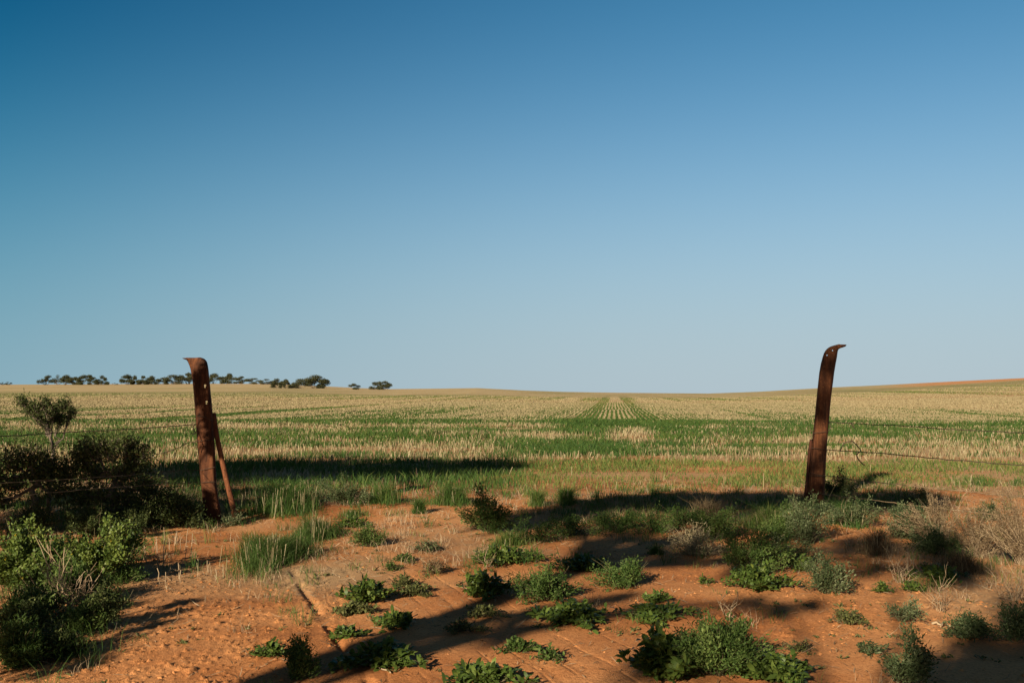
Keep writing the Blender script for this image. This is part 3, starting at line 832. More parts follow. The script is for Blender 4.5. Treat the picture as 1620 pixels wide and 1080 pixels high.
# --- low leafy weeds on the red soil ------------------------------------------
WG = 'leafy weeds on the red soil'
WEEDS = [
 ((542, 612, 912, 956), 'weed', .062, 1.2, 'bright leafy weed right of the deep wheel track, left of the olive mat'),
 ((594, 659, 970, 998), 'weed', .055, 1.1, 'small bright weed just above the diagonal trunk shadow'),
 ((522, 588, 959, 975), 'olive', .038, 1.0, 'flat dark weed mat left of the trunk shadow, beside the deep wheel track'),
 ((543, 657, 1014, 1064), 'weed', .066, 1.0, 'wide bright weed near the bottom edge with a pale fallen stick in front'),
 ((618, 690, 924, 946), 'olive', .032, 1.1, 'flat olive brown weed mat reaching into the trunk shadow'),
 ((618, 656, 910, 931), 'olive', .036, 1.0, 'dark small weed touching the back of the olive brown mat'),
 ((728, 802, 897, 949), 'weed', .06, 1.1, 'dark leafy weed at the upper end of the diagonal trunk shadow'),
 ((738, 862, 860, 899), 'weed', .052, 1.2, 'long leafy weed in front of the dark upright bush in mid soil'),
 ((734, 792, 960, 981), 'olive', .034, .8, 'sparse olive weed right of the trunk shadow, thin and yellowing'),
 ((702, 764, 981, 1006), 'olive', .026, 1.0, 'brownish grey low cushion weed, just below the sparse yellowing one'),
 ((402, 441, 1014, 1043), 'weed', .045, .9, 'small ragged weed left of the feathery sapling at the bottom edge'),
 ((620, 660, 874, 891), 'feather', .03, 1.0, 'small dark green tuft of weed in the middle of the gateway soil'),
 ((601, 631, 890, 904), 'feather', .028, .8, 'tiny grey green weed in front of the small dark tuft in the gateway'),
 ((650, 698, 853, 875), 'grey', .028, .9, 'pale grey low weed behind the tufts in the gateway soil'),
 ((524, 572, 991, 1014), 'weed', .045, 1.0, 'dark weed lying inside the diagonal trunk shadow by the wheel track'),
 ((708, 822, 1056, 1088), 'weed', .06, 1.0, 'leafy weed cut off by the bottom edge, below the middle of the soil'),
 ((533, 581, 818, 837), 'weed', .048, 1.0, 'dark flat leafy weed behind the round feathery weed'),
 ((873, 975, 876, 908), 'weed', .05, 1.2, 'leafy weed at the lower edge of the broad tree shade, left of the feathery mat'),
 ((853, 962, 947, 994), 'weed', .062, 1.2, 'dense round bright weed on open soil right of the soft shadow streak'),
 ((985, 1102, 952, 989), 'weed', .05, .9, 'long sprawling weed just above the smooth lit soil, right of the dense round one'),
 ((1019, 1061, 934, 954), 'weed', .044, .9, 'little weed right behind the long sprawling one'),
 ((1108, 1126, 910, 924), 'weed', .035, .6, 'tiny weed alone on the lit soil below the pale hay'),
 ((790, 852, 1012, 1038), 'feather', .036, 1.0, 'dark weed in the soft shadow streak low in the middle'),
 ((848, 892, 1026, 1049), 'feather', .032, .8, 'small dark weed touching the right end of the soft streak weed'),
 ((1005, 1110, 990, 1085), 'weed', .07, 1.5, 'big dark broad leaved weed in shade at the bottom edge'),
 ((1180, 1296, 1034, 1092), 'weed', .066, 1.5, 'bright broad leaved weed cut off by the bottom edge, right of the big feathery one'),
 ((1168, 1254, 878, 938), 'weed', .056, 1.3, 'bright leafy weed at the foot of the tall pale green bush'),
 ((1256, 1290, 872, 906), 'weed', .036, .8, 'small dark weed below the bush that hides the right post foot'),
 ((1388, 1414, 917, 938), 'weed', .034, .9, 'small round weed in the patchy shade on the right'),
 ((1430, 1466, 919, 937), 'weed', .034, .8, 'low yellow green weed right of the small round one'),
 ((1320, 1382, 958, 994), 'olive', .03, 1.0, 'brown and olive ragged weed on the lit soil at right'),
 ((1250, 1296, 1018, 1036), 'olive', .024, .5, 'dead dark tuft lying on the lit soil right of the big weeds'),
 ((1462, 1545, 892, 925), 'weed', .05, 1.2, 'dark weed deep in the tree shade below the dry brown bushes'),
 ((1360, 1408, 1012, 1038), 'grey', .03, .6, 'small half dead grey weed left of the bottom sapling'),
]
for i, (bx, mt, lf, dn, lb) in enumerate(WEEDS):
    weed('weed', lb, 'weed', bx, mt, lf, dn, 1.0, WG, i)

# --- feathery and grey green bushes -------------------------------------------
BG = 'small bushes around the gateway'
BUSHES = [
 # box, mat, leaf, n, nst, tm, upright, label
 ((439, 497, 1017, 1079), 'feather', .02, 2300, 34, .5, .7, 'feathery grey green sapling at the bottom edge, left end of the trunk shadow'),
 ((553, 612, 832, 868), 'feather', .024, 1700, 40, .45, .5, 'round feathery weed in open soil right of the tall grass'),
 ((509, 585, 752, 802), 'grey', .028, 2000, 34, .4, .6, 'loose green bush behind the gateway, half in the left shade band'),
 ((732, 808, 774, 845), 'feather', .032, 3000, 46, .38, .9, 'dark upright bush alone in the middle of the gateway'),
 ((820, 918, 896, 956), 'feather', .026, 2600, 44, .4, .5, 'feathery green weed mound left of the dense round weed, pale top'),
 ((950, 1048, 880, 931), 'feather', .024, 2300, 50, .4, .35, 'feathery mat with a bare brown twig in it, below the broad shade'),
 ((1066, 1228, 976, 1084), 'feather', .024, 8500, 90, .42, .6, 'largest feathery weed, wide and tall at the bottom edge'),
 ((1138, 1232, 800, 914), 'feather', .026, 3600, 46, .55, .75, 'tall pale green bush left of the right post'),
 ((1238, 1338, 772, 866), 'grey', .026, 3600, 46, .45, .8, 'grey green bush hiding the foot of the right post'),
 ((1280, 1348, 868, 943), 'grey', .022, 2700, 40, .42, .65, 'dense blue grey bush in front of the right post, standing on lit soil'),
 ((1200, 1258, 846, 882), 'grey', .022, 1300, 30, .7, .5, 'pale silvery low bush between the tall green bush and the post bush'),
 ((1095, 1175, 796, 856), 'feather', .026, 2600, 44, .6, .6, 'pale olive green bush directly behind the hay mound'),
 ((1205, 1268, 800, 856), 'feather', .026, 2400, 40, .55, .6, 'yellowish green bush between the tall pale bush and the post bush'),
 ((1325, 1405, 785, 838), 'grey', .026, 2000, 40, .35, .6, 'loose dark bush under the lowest right wire, right of the post bush'),
 ((1225, 1305, 848, 896), 'grey', .022, 1200, 34, .45, .5, 'sparse low bush under the post bush on lit soil'),
 ((1440, 1510, 800, 862), 'grey', .024, 2200, 40, .45, .6, 'sage bush touching the leftmost dry brown bush'),
 ((1398, 1470, 800, 855), 'grey', .024, 2600, 40, .6, .7, 'rounded sage green bush under the lowest right wire'),
 ((1306, 1362, 744, 786), 'shrub', .03, 2200, 26, .25, .6, 'dark dense bush just behind the right post'),
 ((1430, 1490, 770, 808), 'grey', .024, 1500, 26, .35, .7, 'grey green bush behind the sage green one, at the paddock edge'),
 ((1555, 1600, 790, 826), 'grey', .024, 1300, 26, .3, .5, 'green clump growing among the dry brown bushes'),
 ((1458, 1540, 838, 882), 'grey', .026, 2200, 36, .2, .6, 'dark bush in tree shade in front of the dry brown bushes'),
 ((1402, 1464, 950, 989), 'grey', .02, 700, 14, .75, .6, 'pale silvery sprig with spreading arms on lit soil'),
 ((1402, 1468, 992, 1082), 'grey', .024, 1900, 26, .4, .75, 'upright blue grey sapling at the bottom edge on the right'),
 ((1525, 1586, 970, 1014), 'grey', .022, 1700, 34, .3, .5, 'grey green cushion bush beside the dark corner'),
 ((1588, 1650, 950, 1018), 'grey', .024, 1800, 34, .2, .6, 'dark bush at the right edge above the shaded corner'),
 ((348, 382, 806, 833), 'grey', .03, 260, 12, .8, .6, 'pale little sprig in front of the left post foot'),
 ((92, 137, 962, 1001), 'feather', .022, 1300, 28, .45, .6, 'small bright bush below the tangle of dead twigs'),
 ((-10, 62, 988, 1056), 'feather', .026, 2600, 40, .5, .7, 'green bush in the bottom left corner'),
 ((20, 95, 915, 985), 'shrub', .026, 1500, 36, .3, .6, 'dark bush in the shade under the flowering shrubs'),
 ((166, 224, 842, 892), 'feather', .024, 900, 30, .25, .7, 'wispy dark bush at the right end of the flowering shrubs'),
 ((-20, 50, 985, 1062), 'feather', .026, 2200, 40, .35, .6, 'tall dark weed bush at the very left edge near the bottom'),
 ((120, 190, 940, 1000), 'shrub', .024, 1400, 34, .4, .5, 'dark low bush in shade between the dead twigs and the open soil'),
 ((20, 100, 870, 940), 'feather', .028, 2200, 40, .4, .6, 'mid green bush just under the yellow flowers at left'),
 ((150, 225, 880, 925), 'feather', .024, 1200, 34, .35, .6, 'low weed bush between the larger flowering shrub and the cut stalks'),
 ((70, 150, 955, 1010), 'feather', .024, 1700, 36, .35, .6, 'dark weed bush under the dead twig tangle'),
 ((-10, 80, 950, 1010), 'shrub', .026, 1800, 36, .4, .6, 'dark bush in shade at the left edge, third up from the corner'),
 ((60, 135, 890, 962), 'feather', .028, 2200, 40, .4, .6, 'green bush between the two flowering shrubs and the dead twigs'),
 ((-15, 62, 925, 1000), 'feather', .028, 2400, 40, .35, .6, 'dark green bush at the left edge below the flowering shrub'),
 ((105, 178, 905, 958), 'feather', .026, 1500, 34, .3, .6, 'leafy dark bush at the right foot of the larger flowering shrub'),
 ((45, 118, 990, 1046), 'shrub', .026, 1500, 34, .35, .6, 'low dark bush near the bottom left corner, right of the green corner bush'),
 ((0, 70, 790, 848), 'shrub', .03, 2200, 36, .3, .6, 'dark low bush at the foot of the dense shrub on the left edge'),
 ((95, 170, 796, 850), 'shrub', .03, 2000, 36, .3, .6, 'dark low bush at the foot of the widest shrub, left part'),
 ((165, 245, 796, 846), 'shrub', .03, 2000, 36, .3, .6, 'dark low bush at the foot of the widest shrub, right part'),
 ((235, 315, 790, 838), 'shrub', .03, 2000, 36, .25, .6, 'dark low bush left of the left post foot'),
 ((812, 894, 816, 862), 'feather', .026, 1300, 34, .25, .6, 'shaded bush at the left end of the broad shade band'),
 ((862, 954, 812, 852), 'feather', .026, 1300, 34, .3, .6, 'shaded bush second from the left in the broad shade band'),
 ((931, 1024, 806, 844), 'feather', .03, 1600, 30, .3, .6, 'shaded leafy bush in the middle of the broad shade band'),
 ((996, 1080, 800, 846), 'feather', .026, 1300, 34, .35, .6, 'tallest shaded bush in the broad shade band, left of the hay'),
 ((1048, 1132, 798, 834), 'feather', .026, 1300, 34, .3, .6, 'shaded bush directly behind the pale hay'),
]
for i, (bx, mt, lf, n, ns, tm, upr, lb) in enumerate(BUSHES):
    bush('bush', lb, 'bush', bx, mt, lf, n, ns, 1.0, .2, 'stem_green', BG, i, .32, tm, upr)
bush('flowering_bush', 'bright leafy shrub with a few yellow flowers, bigger of the two at lower left', 'bush', (60, 200, 822, 930), 'weed', .03, 7000, 80, 1.0, .35, 'stem_green', BG, 61, .5, .55, .6, petals=14)
bush('flowering_bush', 'bright leafy shrub with yellow flowers, at the left edge', 'bush', (-40, 75, 832, 940), 'weed', .03, 6000, 70, 1.0, .3, 'stem_green', BG, 62, .5, .55, .6, petals=16)

DG = 'dry brown bushes on the right'
for i, (bx, lb) in enumerate([
    ((1450, 1550, 776, 866), 'dry brown twiggy bush, leftmost of those at the right edge'),
    ((1520, 1610, 792, 886), 'dry tan twiggy bush, middle one of those at the right edge'),
    ((1580, 1670, 772, 895), 'tallest dry tan bush, cut off by the right edge')]):
    bush('dry_bush', lb, 'dry bush', bx, 'drybush', .015, 6500, 130, 1.0, .2, 'twig', DG, 70 + i, .35, .5, .4)
bush('dry_bush', 'mound of pale dry hay at the right end of the broad shade band', 'dry bush', (1055, 1155, 826, 884), 'stubble', .035, 1700, 70, 1.0, .1, 'twig', None, 75, .14, .5, .3)
bush('dry_bush', 'small brown dead bush in the gateway soil, left of the long leafy weed', 'dry bush', (666, 712, 880, 909), 'drybush', .018, 800, 34, 1.0, .2, 'twig', None, 76, .35, .3, .4)

TG = 'bare dead twigs'
TW = [
 ((60, 158, 866, 968), 26, .005, 4, 'tangle of bare dead twigs in front of the flowering shrubs'),
 ((1132, 1172, 924, 982), 7, .004, 3, 'bare forked dead twig standing above the largest feathery weed'),
 ((1398, 1455, 850, 922), 20, .003, 2, 'thin dry stems standing in patchy shade below the sage green bush'),
 ((1466, 1512, 896, 968), 10, .003, 3, 'thin whitish dead plant standing on the lit soil right'),
 ((750, 782, 846, 902), 5, .003, 2, 'thin pale dead stem in front of the dark upright bush'),
 ((1560, 1650, 880, 950), 24, .003, 2, 'sprawl of dry stems under the tallest dry bush'),
 ((1320, 1352, 770, 832), 4, .004, 1, 'dead pale stalks leaning beside the bush at the right post'),
]
for i, (bx, ns, rd, fk, lb) in enumerate(TW):
    twigs('dead_twig', lb, 'dead twigs', bx, ns, rd, i, fk, 1.0, TG)

GG = 'grass clumps on the soil'
GR = [
 ((325, 470, 838, 908), 2600, .22, .9, 'biggest grass clump, tall and dense on the left soil with dry stalks in it'),
 ((438, 524, 812, 862), 1500, .25, .7, 'grass clump behind the biggest one, thinner and greyer'),
 ((520, 580, 800, 822), 260, .4, .3, 'thin pale grass below the loose green bush'),
 ((650, 674, 788, 813), 260, .25, .1, 'little bright grass tuft in the gateway, alone'),
 ((672, 750, 765, 802), 800, .35, .5, 'row of yellow green grass at the back of the gateway'),
 ((1026, 1055, 855, 878), 320, .3, .1, 'short bright grass tuft left of the hay mound'),
 ((1322, 1390, 798, 836), 900, .2, .4, 'bright green grass under the lowest right wire'),
 ((880, 915, 770, 800), 400, .3, .2, 'green grass tuft at the paddock edge above the shaded bushes'),
 ((832, 868, 778, 802), 320, .5, .2, 'faded grass tuft at the left tip of the broad shade band'),
 ((560, 640, 760, 800), 500, .4, .5, 'grass with cut stalks beside the loose green bush'),
 ((355, 500, 765, 822), 1500, .25, .9, 'tall shaded grass right of the leaning rod'),
 ((1090, 1180, 790, 836), 700, .75, .5, 'wispy straw coloured grass behind the hay mound'),
 ((1185, 1262, 796, 842), 700, .55, .5, 'wispy grass left of the bush at the right post foot'),
 ((1360, 1440, 838, 882), 260, .8, .3, 'thin dry grass in the patchy shade right of the post bush'),
 ((1500, 1600, 868, 915), 300, .8, .4, 'dry grass in front of the dry brown bushes'),
 ((760, 850, 838, 866), 300, .5, .2, 'low grass at the foot of the dark upright bush'),
 ((210, 300, 775, 830), 900, .2, .6, 'dark grass in deep shade left of the left post'),
]
for i, (bx, n, tm, dp, lb) in enumerate(GR):
    grass('grass_clump', lb, 'grass', bx, n, 'drybush' if tm >= .75 else ('grass' if i not in (0, 1) else 'feather'), .005, i, GG, tm, .45, dp)

def stalk_patch(name, label, pts, seed):
    r = np.random.default_rng(seed)
    for (px, py, hp) in pts:
        for _ in range(2):
            mb = MB()
            p = G(px + r.normal() * 4, py + r.normal() * 2.5)
            e = p + np.array([r.normal() * .02, r.normal() * .02, hp / F * p[1] * r.uniform(.45, 1.05)])
            Q = bend(p - np.array([0, 0, .02]), e, 4, 0, .004, r)
            tube(mb, Q, [.004, .0038, .0034, .003], 4, .4 + .6 * r.random(), True)
            tag(mb.build(name, M['twig'], None, loc=tuple(p)), label, 'dead stalk', label.split(',')[0])
stalk_patch('dead_stalk', 'cut dead stalk on the soil left of the biggest grass clump', [(220, 880, 40), (232, 890, 30), (246, 872, 34), (258, 900, 44), (262, 868, 36), (272, 862, 24), (280, 862, 28), (291, 866, 40), (296, 890, 42), (312, 902, 20), (284, 912, 30), (330, 905, 26), (345, 915, 18), (256, 922, 26)], 5)
stalk_patch('dead_stalk', 'cut pale stalk at the back of the gateway behind the red soil', [(630, 770, 20), (645, 792, 28), (652, 790, 26), (664, 762, 22), (672, 760, 20), (682, 758, 18), (690, 760, 16), (701, 757, 20), (712, 758, 14), (492, 790, 26), (501, 790, 30), (470, 785, 20)], 6)
stalk_patch('dead_stalk', 'tall dead stalk in the broad shade band behind the hay', [(974, 796, 30), (936, 800, 22), (1108, 800, 34), (1116, 800, 30), (1060, 780, 16), (1182, 776, 24), (1150, 772, 20), (1208, 774, 26)], 8)

# fallen sticks
def stick(label, a, b, rad, fork=None):
    pa, pb = G(*a), G(*b)
    pa[2] += rad; pb[2] += rad * 1.2
    mb = MB(); r = np.random.default_rng(int(a[0]))
    Pm = bend(pa, pb, 8, 0.008, 0.007, r)
    tube(mb, Pm, np.linspace(rad, rad * .5, 8), 6, .8)
    if fork:
        e = G(*fork); e[2] += .03
        tube(mb, bend(Pm[4], e, 5, .01, .006, r), np.linspace(rad * .7, rad * .3, 5), 5, .8)
    tag(mb.build('fallen_stick', M['twig'], None, loc=tuple(Pm[0])), label, 'stick', 'fallen sticks on the soil')
stick('pale fallen stick in front of the wide bright weed at the bottom', (573, 1049), (618, 1066), .007)
stick('fallen dead branch with a curled end on the lit soil at right', (1474, 988), (1513, 992), .009, (1488, 998))
stick('thin pale stick lying behind the hay on lit soil', (1060, 880), (1090, 882), .005)
stick('dead branch lying at the foot of the left shrubs', (85, 812), (103, 803), .014, (96, 800))

def debris():
    r = np.random.default_rng(303)
    mb, ms = MB(), MB()
    for p in PLANTS:
        n = int(r.integers(25, 70))
        a = r.random(n) * 6.283; q = np.abs(r.normal(size=n)) * .22 + .03
        x, y = p[0] + np.cos(a) * q, p[1] + np.sin(a) * q
        P = np.stack([x, y, height(x, y) + .003], 1)
        D = np.stack([r.normal(size=n), r.normal(size=n), np.abs(r.normal(size=n)) * .25], 1)
        leaves(mb, P, D, r.uniform(.012, .07, n), r.uniform(.003, .009, n), .2, .3, r.random(n) * .8, r, up=np.array([0, 0, 1.0]))
    n = 1500
    y = np.sqrt(r.uniform(4.8 ** 2, 13.5 ** 2, n)); x = r.uniform(-.58, .58, n) * y
    k = r.random(n) < .12 + .8 * sstep(.5, .6, N1.fbm(x * 1.4 + 60, y * 1.4, 3))
    for xx, yy in zip(x[k], y[k]):
        m = int(r.integers(4, 14)); s_ = r.uniform(.012, .04)
        a = r.random(m) * 6.283
        D = np.stack([np.cos(a), np.sin(a), r.uniform(.2, 1.4, m)], 1)
        P = np.array([[xx, yy, h1(xx, yy)]]) + r.normal(size=(m, 3)) * np.array([s_ * .5, s_ * .5, 0.001])
        leaves(ms, P, D, s_ * r.uniform(.6, 1.3, m), s_ * r.uniform(.25, .5, m), .2, .2, np.clip(r.normal(.5, .3, m), 0, 1), r, up=np.array([0, 0, 1.0]))
    tag(mb.build('leaf_litter', M['drybush']), 'fallen dead leaves and bits lying on the soil round the weeds', 'litter', kind='stuff')
    tag(ms.build('seedlings', M['olive']), 'tiny weed seedlings sprinkled over the red soil', 'seedlings', kind='stuff')
debris()

# --- big shrubs on the left ----------------------------------------------------
def shrub(name, label, base, joints, blobs, rad, leaf, nper, seed, mat='shrub', tm=.4, tight=1.0):
    """woody shrub: trunk through joints, limbs to each leafy blob (centre, radii)"""
    r = np.random.default_rng(seed)
    p = np.asarray(base, float)
    root = mk_root(name, p)
    mt, mbr, ml = MB(), MB(), MB()
    T = np.array([p - [0, 0, .05]] + [np.asarray(j) for j in joints])
    tt = np.linspace(0, 1, len(T)); ti = np.linspace(0, 1, 9)
    TP = np.stack([np.interp(ti, tt, T[:, k]) for k in range(3)], 1)
    TP[1:-1] += r.normal(size=(7, 3)) * rad * .5
    tube(mt, TP, np.linspace(rad, rad * .5, 9), 7, .5)
    nper *= 1.6
    for (c, rd) in blobs:
        c = np.asarray(c); rd = np.asarray(rd) * 1.05 * tight
        j = r.integers(4, 9)
        L0 = bend(TP[j], c - [0, 0, rd[2] * .4], 6, -0.03, .02, r)
        tube(mbr, L0, np.linspace(rad * .45, rad * .2, 6), 5, .5)
        nper = int(nper); ntw = int(12 * nper / 400) + 10
        for _ in range(ntw):
            b = L0[r.integers(3, 6)]
            u = r.normal(size=3); u /= np.linalg.norm(u)
            e = c + u * rd * r.random() ** .4
            tw = bend(b, e, 4, 0, .015, r)
            tube(mbr, tw, np.linspace(rad * .16, rad * .06, 4), 3, .5, False)
            n = int(nper / ntw)
            t = (0.35 + 0.7 * r.random(n))[:, None]
            P = b * (1 - t) + e * t + r.normal(size=(n, 3)) * leaf * 1.4 * tight ** 2
            D = unit(e - b)[None] * .5 + r.normal(size=(n, 3)) * .7 + np.array([0, 0, .3])
            leaves(ml, P, D, leaf * r.uniform(.6, 1.3, n), leaf * .34 * r.uniform(.7, 1.3, n), .1, .1, np.clip(r.normal(tm, .28, n), 0, 1), r)
    mt.build('trunk', M['bark'], root); mbr.build('branches', M['bark'], root); ml.build('foliage', M[mat], root)
    fix(root, p)
    return tag(root, label, 'shrub', 'woody shrubs by the left post')

def blob(px, py, y, rx, rz, ry=None):
    s = y / F
    return (at(px, py, y), np.array([rx * s, (ry or rx) * s, rz * s]))
yy = 12.3
b = G(76, 815)
shrub('shrub', 'tall thin shrub with a bare stem and a round dark crown standing above the others', b,
      [at(80, 760, yy), at(84, 715, yy), at(82, 690, yy), at(72, 668, yy)],
      [blob(34, 633, yy, 10, 7), blob(46, 645, yy, 13, 8), blob(60, 654, yy, 14, 9), blob(72, 634, yy, 14, 8), blob(86, 642, yy, 13, 9), blob(103, 637, yy, 11, 9), blob(114, 650, yy, 9, 6), blob(88, 657, yy, 14, 9), blob(72, 667, yy, 12, 9), blob(98, 660, yy, 9, 8), blob(56, 640, yy, 9, 7)],
      .028, .034, 250, 31, tm=.3, tight=.8)
b = G(52, 830); y2 = 11.6
shrub('shrub', 'dense dark shrub at the left edge with a thick forked trunk', b,
      [at(50, 790, y2), at(58, 760, y2), at(50, 735, y2)],
      [blob(15, 725, y2, 34, 22), blob(48, 720, y2, 28, 20), blob(82, 728, y2, 28, 24), blob(20, 765, y2, 28, 22), blob(95, 770, y2, 26, 22), blob(-20, 740, y2, 30, 28), blob(62, 745, y2, 24, 18), blob(-15, 790, y2, 28, 22), blob(108, 745, y2, 20, 16)],
      .05, .045, 420, 32, tm=.35)
b = G(180, 832); y3 = 11.7
shrub('shrub', 'widest shrub beside the left post, lit on top and black in shade below', b,
      [at(182, 800, y3), at(176, 775, y3), at(184, 755, y3)],
      [blob(140, 705, y3, 26, 18), blob(172, 702, y3, 26, 18), blob(204, 702, y3, 24, 17), blob(224, 722, y3, 20, 18), blob(150, 740, y3, 34, 22), blob(195, 740, y3, 34, 22), blob(128, 722, y3, 24, 18), blob(160, 780, y3, 36, 26), blob(205, 785, y3, 36, 28), blob(125, 785, y3, 28, 24), blob(235, 765, y3, 24, 22), blob(180, 815, y3, 44, 16)],
      .045, .042, 560, 33, tm=.5)
b = G(255, 835); y4 = 11.6
shrub('shrub', 'low black green shrub in deep shade between the widest shrub and the left post', b,
      [at(256, 815, y4), at(252, 800, y4)],
      [blob(240, 780, y4, 24, 20), blob(270, 785, y4, 22, 18), blob(255, 810, y4, 34, 18), blob(288, 805, y4, 16, 18), blob(225, 812, y4, 26, 16)],
      .03, .04, 480, 34, tm=.25)

# ------------------------------------------------------------------ gate posts
def interp_rows(rows_, m):
    a = np.array(rows_, float)
    t = np.linspace(0, 1, len(a)); ti = np.linspace(0, 1, m)
    return np.stack([np.interp(ti, t, a[:, k]) for k in range(a.shape[1])], 1)

def sheet_post(name, mat, rows_, depth, bulge, top_bend, holes, mcol=25):
    """old bent steel channel: rows of (py, left px, right px) from the top down"""
    a = np.array(rows_, float)
    ys_ = [a[0, 0]]
    while ys_[-1] < a[-1, 0]:
        ys_.append(min(a[-1, 0], ys_[-1] + (0.8 if ys_[-1] < a[0, 0] + 26 else 2.6)))
    ys_ = np.array(ys_)
    l = np.interp(ys_, a[:, 0], a[:, 1]); rr_ = np.interp(ys_, a[:, 0], a[:, 2])
    u = np.linspace(0, 1, mcol)
    V = np.zeros((len(ys_), mcol, 3)); cen = []
    for i, py in enumerate(ys_):
        k = (py - a[0, 0])
        off = top_bend * max(0.0, 1 - k / 30.0) ** 2
        for j, uu in enumerate(u):
            s = 2 * uu - 1
            px = l[i] + (rr_[i] - l[i]) * uu
            # channel section: flat face with rounded shoulders and returns
            dz = bulge * (1 - min(1, max(0, (1 - abs(s)) / 0.34)) ) ** 1.6
            V[i, j] = at(px, py, depth + dz + off)
    o_ = V[len(ys_) // 2, mcol // 2]
    f, keep = [], []
    for i in range(len(ys_) - 1):
        for j in range(mcol - 1):
            ctr_y = (ys_[i] + ys_[i + 1]) / 2; ctr_u = (u[j] + u[j + 1]) / 2
            cx = l[i] + (rr_[i] - l[i]) * ctr_u
            if any(abs(cx - hx) < hw and abs(ctr_y - hy) < hh for hx, hy, hw, hh in holes): continue
            f.append([i * mcol + j, (i + 1) * mcol + j, (i + 1) * mcol + j + 1, i * mcol + j + 1])
    mb = MB(); mb.add(V.reshape(-1, 3), None, f)
    base = G((l[-1] + rr_[-1]) / 2, ys_[-1])
    org = (float(V[-1, mcol // 2, 0]), depth, float(V[-1, mcol // 2, 2]))
    o = mb.build(name, M[mat], None, True, loc=org)
    so_ = o.modifiers.new('thickness', 'SOLIDIFY'); so_.thickness = 0.006; so_.offset = 1
    return o

LD = G(338, 828)[1]
left_rows = [(566, 289, 317), (567.2, 291, 321), (568.5, 295.5, 323.5), (570.5, 297, 325.5), (573, 298.3, 327), (577, 300, 328), (583, 302, 329), (592, 303.6, 330), (605, 305.5, 331.2), (620, 307, 332.6), (640, 308.5, 334.6), (665, 310.5, 336.5), (690, 312, 338.4), (715, 314, 339.6), (740, 316.5, 340.4), (765, 318.8, 341.8), (790, 321.6, 345.4), (810, 324, 349), (828, 326, 351.5), (840, 327, 353)]
lp = sheet_post('gate_post', 'rust', left_rows, LD, .055, .05, [(324.6, 611.2, 1.2, 2.6), (327, 637, 1.2, 2.6)])
tag(lp, 'rusty bent steel gate post with two slots, left side of the gateway', 'gate post', 'rusty gate posts')
RD = G(1290, 800)[1]
right_rows = [(545, 1327, 1338.5), (547, 1319, 1338), (548.5, 1314.5, 1334), (550, 1311.5, 1329), (552, 1309, 1326), (555, 1306.3, 1324.8), (559, 1304, 1324.2), (565, 1302, 1323.4), (575, 1299.3, 1321.5), (590, 1296.6, 1319), (605, 1295, 1317.2), (620, 1293.4, 1315.2), (640, 1291.4, 1313), (665, 1289, 1311), (690, 1286.4, 1308.8), (720, 1283.6, 1306.6), (745, 1280.6, 1305.4), (770, 1278, 1304.4), (795, 1275, 1303), (806, 1274, 1302.4)]
rp = sheet_post('gate_post', 'rust', right_rows, RD, .06, .05, [(1317.2, 554.2, .7, .9), (1308.4, 561.4, .6, .8)])
tag(rp, 'dark rusty steel post with hooked top leaning right, right side of the gateway', 'gate post', 'rusty gate posts')

def part_tube(name, pts, rad, mat, parent, sides=6, smooth=True):
    mb = MB(); tube(mb, pts, rad, sides)
    o = mb.build(name, M[mat], None, smooth)
    o.data.transform(__import__('mathutils').Matrix.Translation(-parent.location))
    o.parent = parent
    return o
def px_line(pp, y, dy=0.0, n=3):
    a = np.array(pp, float)
    t = np.linspace(0, 1, len(a)); ti = np.linspace(0, 1, (len(a) - 1) * n + 1)
    return np.array([at(np.interp(q, t, a[:, 0]), np.interp(q, t, a[:, 1]), y + dy) for q in ti])

# left post details: thin left lip, tie wires
part_tube('flange', px_line([(314, 690), (316.8, 740), (321.5, 790), (325, 832)], LD, .05), .010, 'rust', lp)
for pp in ([(310, 657), (322, 659), (333, 664), (343, 665)], [(313, 698), (321, 696.5), (331, 696), (339, 695.5)], [(317, 743.5), (325, 742), (331, 740), (340, 738.5)], [(319, 763), (328, 762), (342, 762)]):
    part_tube('wire_tie', px_line(pp, LD, -.028), .0034, 'wire', lp, 5)
rod_y = LD + .10
mb = MB()
rodp = px_line([(337.6, 653), (343, 690), (352, 732), (362, 775), (373, 818)], rod_y, 0, 4)
rodp[-1, 2] -= .06
tube(mb, rodp, np.linspace(.030, .033, len(rodp)), 10)
ro = mb.build('leaning_rod', M['rod'], None, True, loc=tuple(rodp[-1]))
tag(ro, 'thin rusty steel rod leaning against the left gate post', 'rod')
for k in (2, 6, 9, 12):
    c = rodp[k] + np.array([0.01, -.036, 0])
    part_tube('bolt_hole', np.array([c, c + [0, -.002, 0]]), .006, 'rust_dark', ro, 8)

# right post details
part_tube('flange', px_line([(1283.5, 694), (1281, 712), (1277.5, 755), (1273.5, 792)], RD, .05), .022, 'rust_dark', rp, 6)
part_tube('flange_rod', px_line([(1285, 700), (1283, 740), (1279.5, 772)], RD, .01), .007, 'rust', rp, 6)
for cx_, cy_ in ((1283.8, 684.5), (1283.0, 691.5)):
    a = np.linspace(0, 2 * math.pi, 13)
    part_tube('chain_link', np.array([at(cx_ + 2.3 * math.cos(q), cy_ + 3.6 * math.sin(q), RD + .01) for q in a]), .006, 'wire_pale', rp, 5)
for pp in ([(1285.5, 684.5), (1297, 684), (1309, 682)], [(1283, 708), (1297, 710), (1307, 711)], [(1279, 747), (1292, 750.5), (1306, 752.5)], [(1280, 752), (1292, 752.5), (1306, 753)], [(1279, 780), (1292, 781), (1304, 780)]):
    part_tube('wire_tie', px_line(pp, RD, -.030), .0036, 'wire', rp, 5)
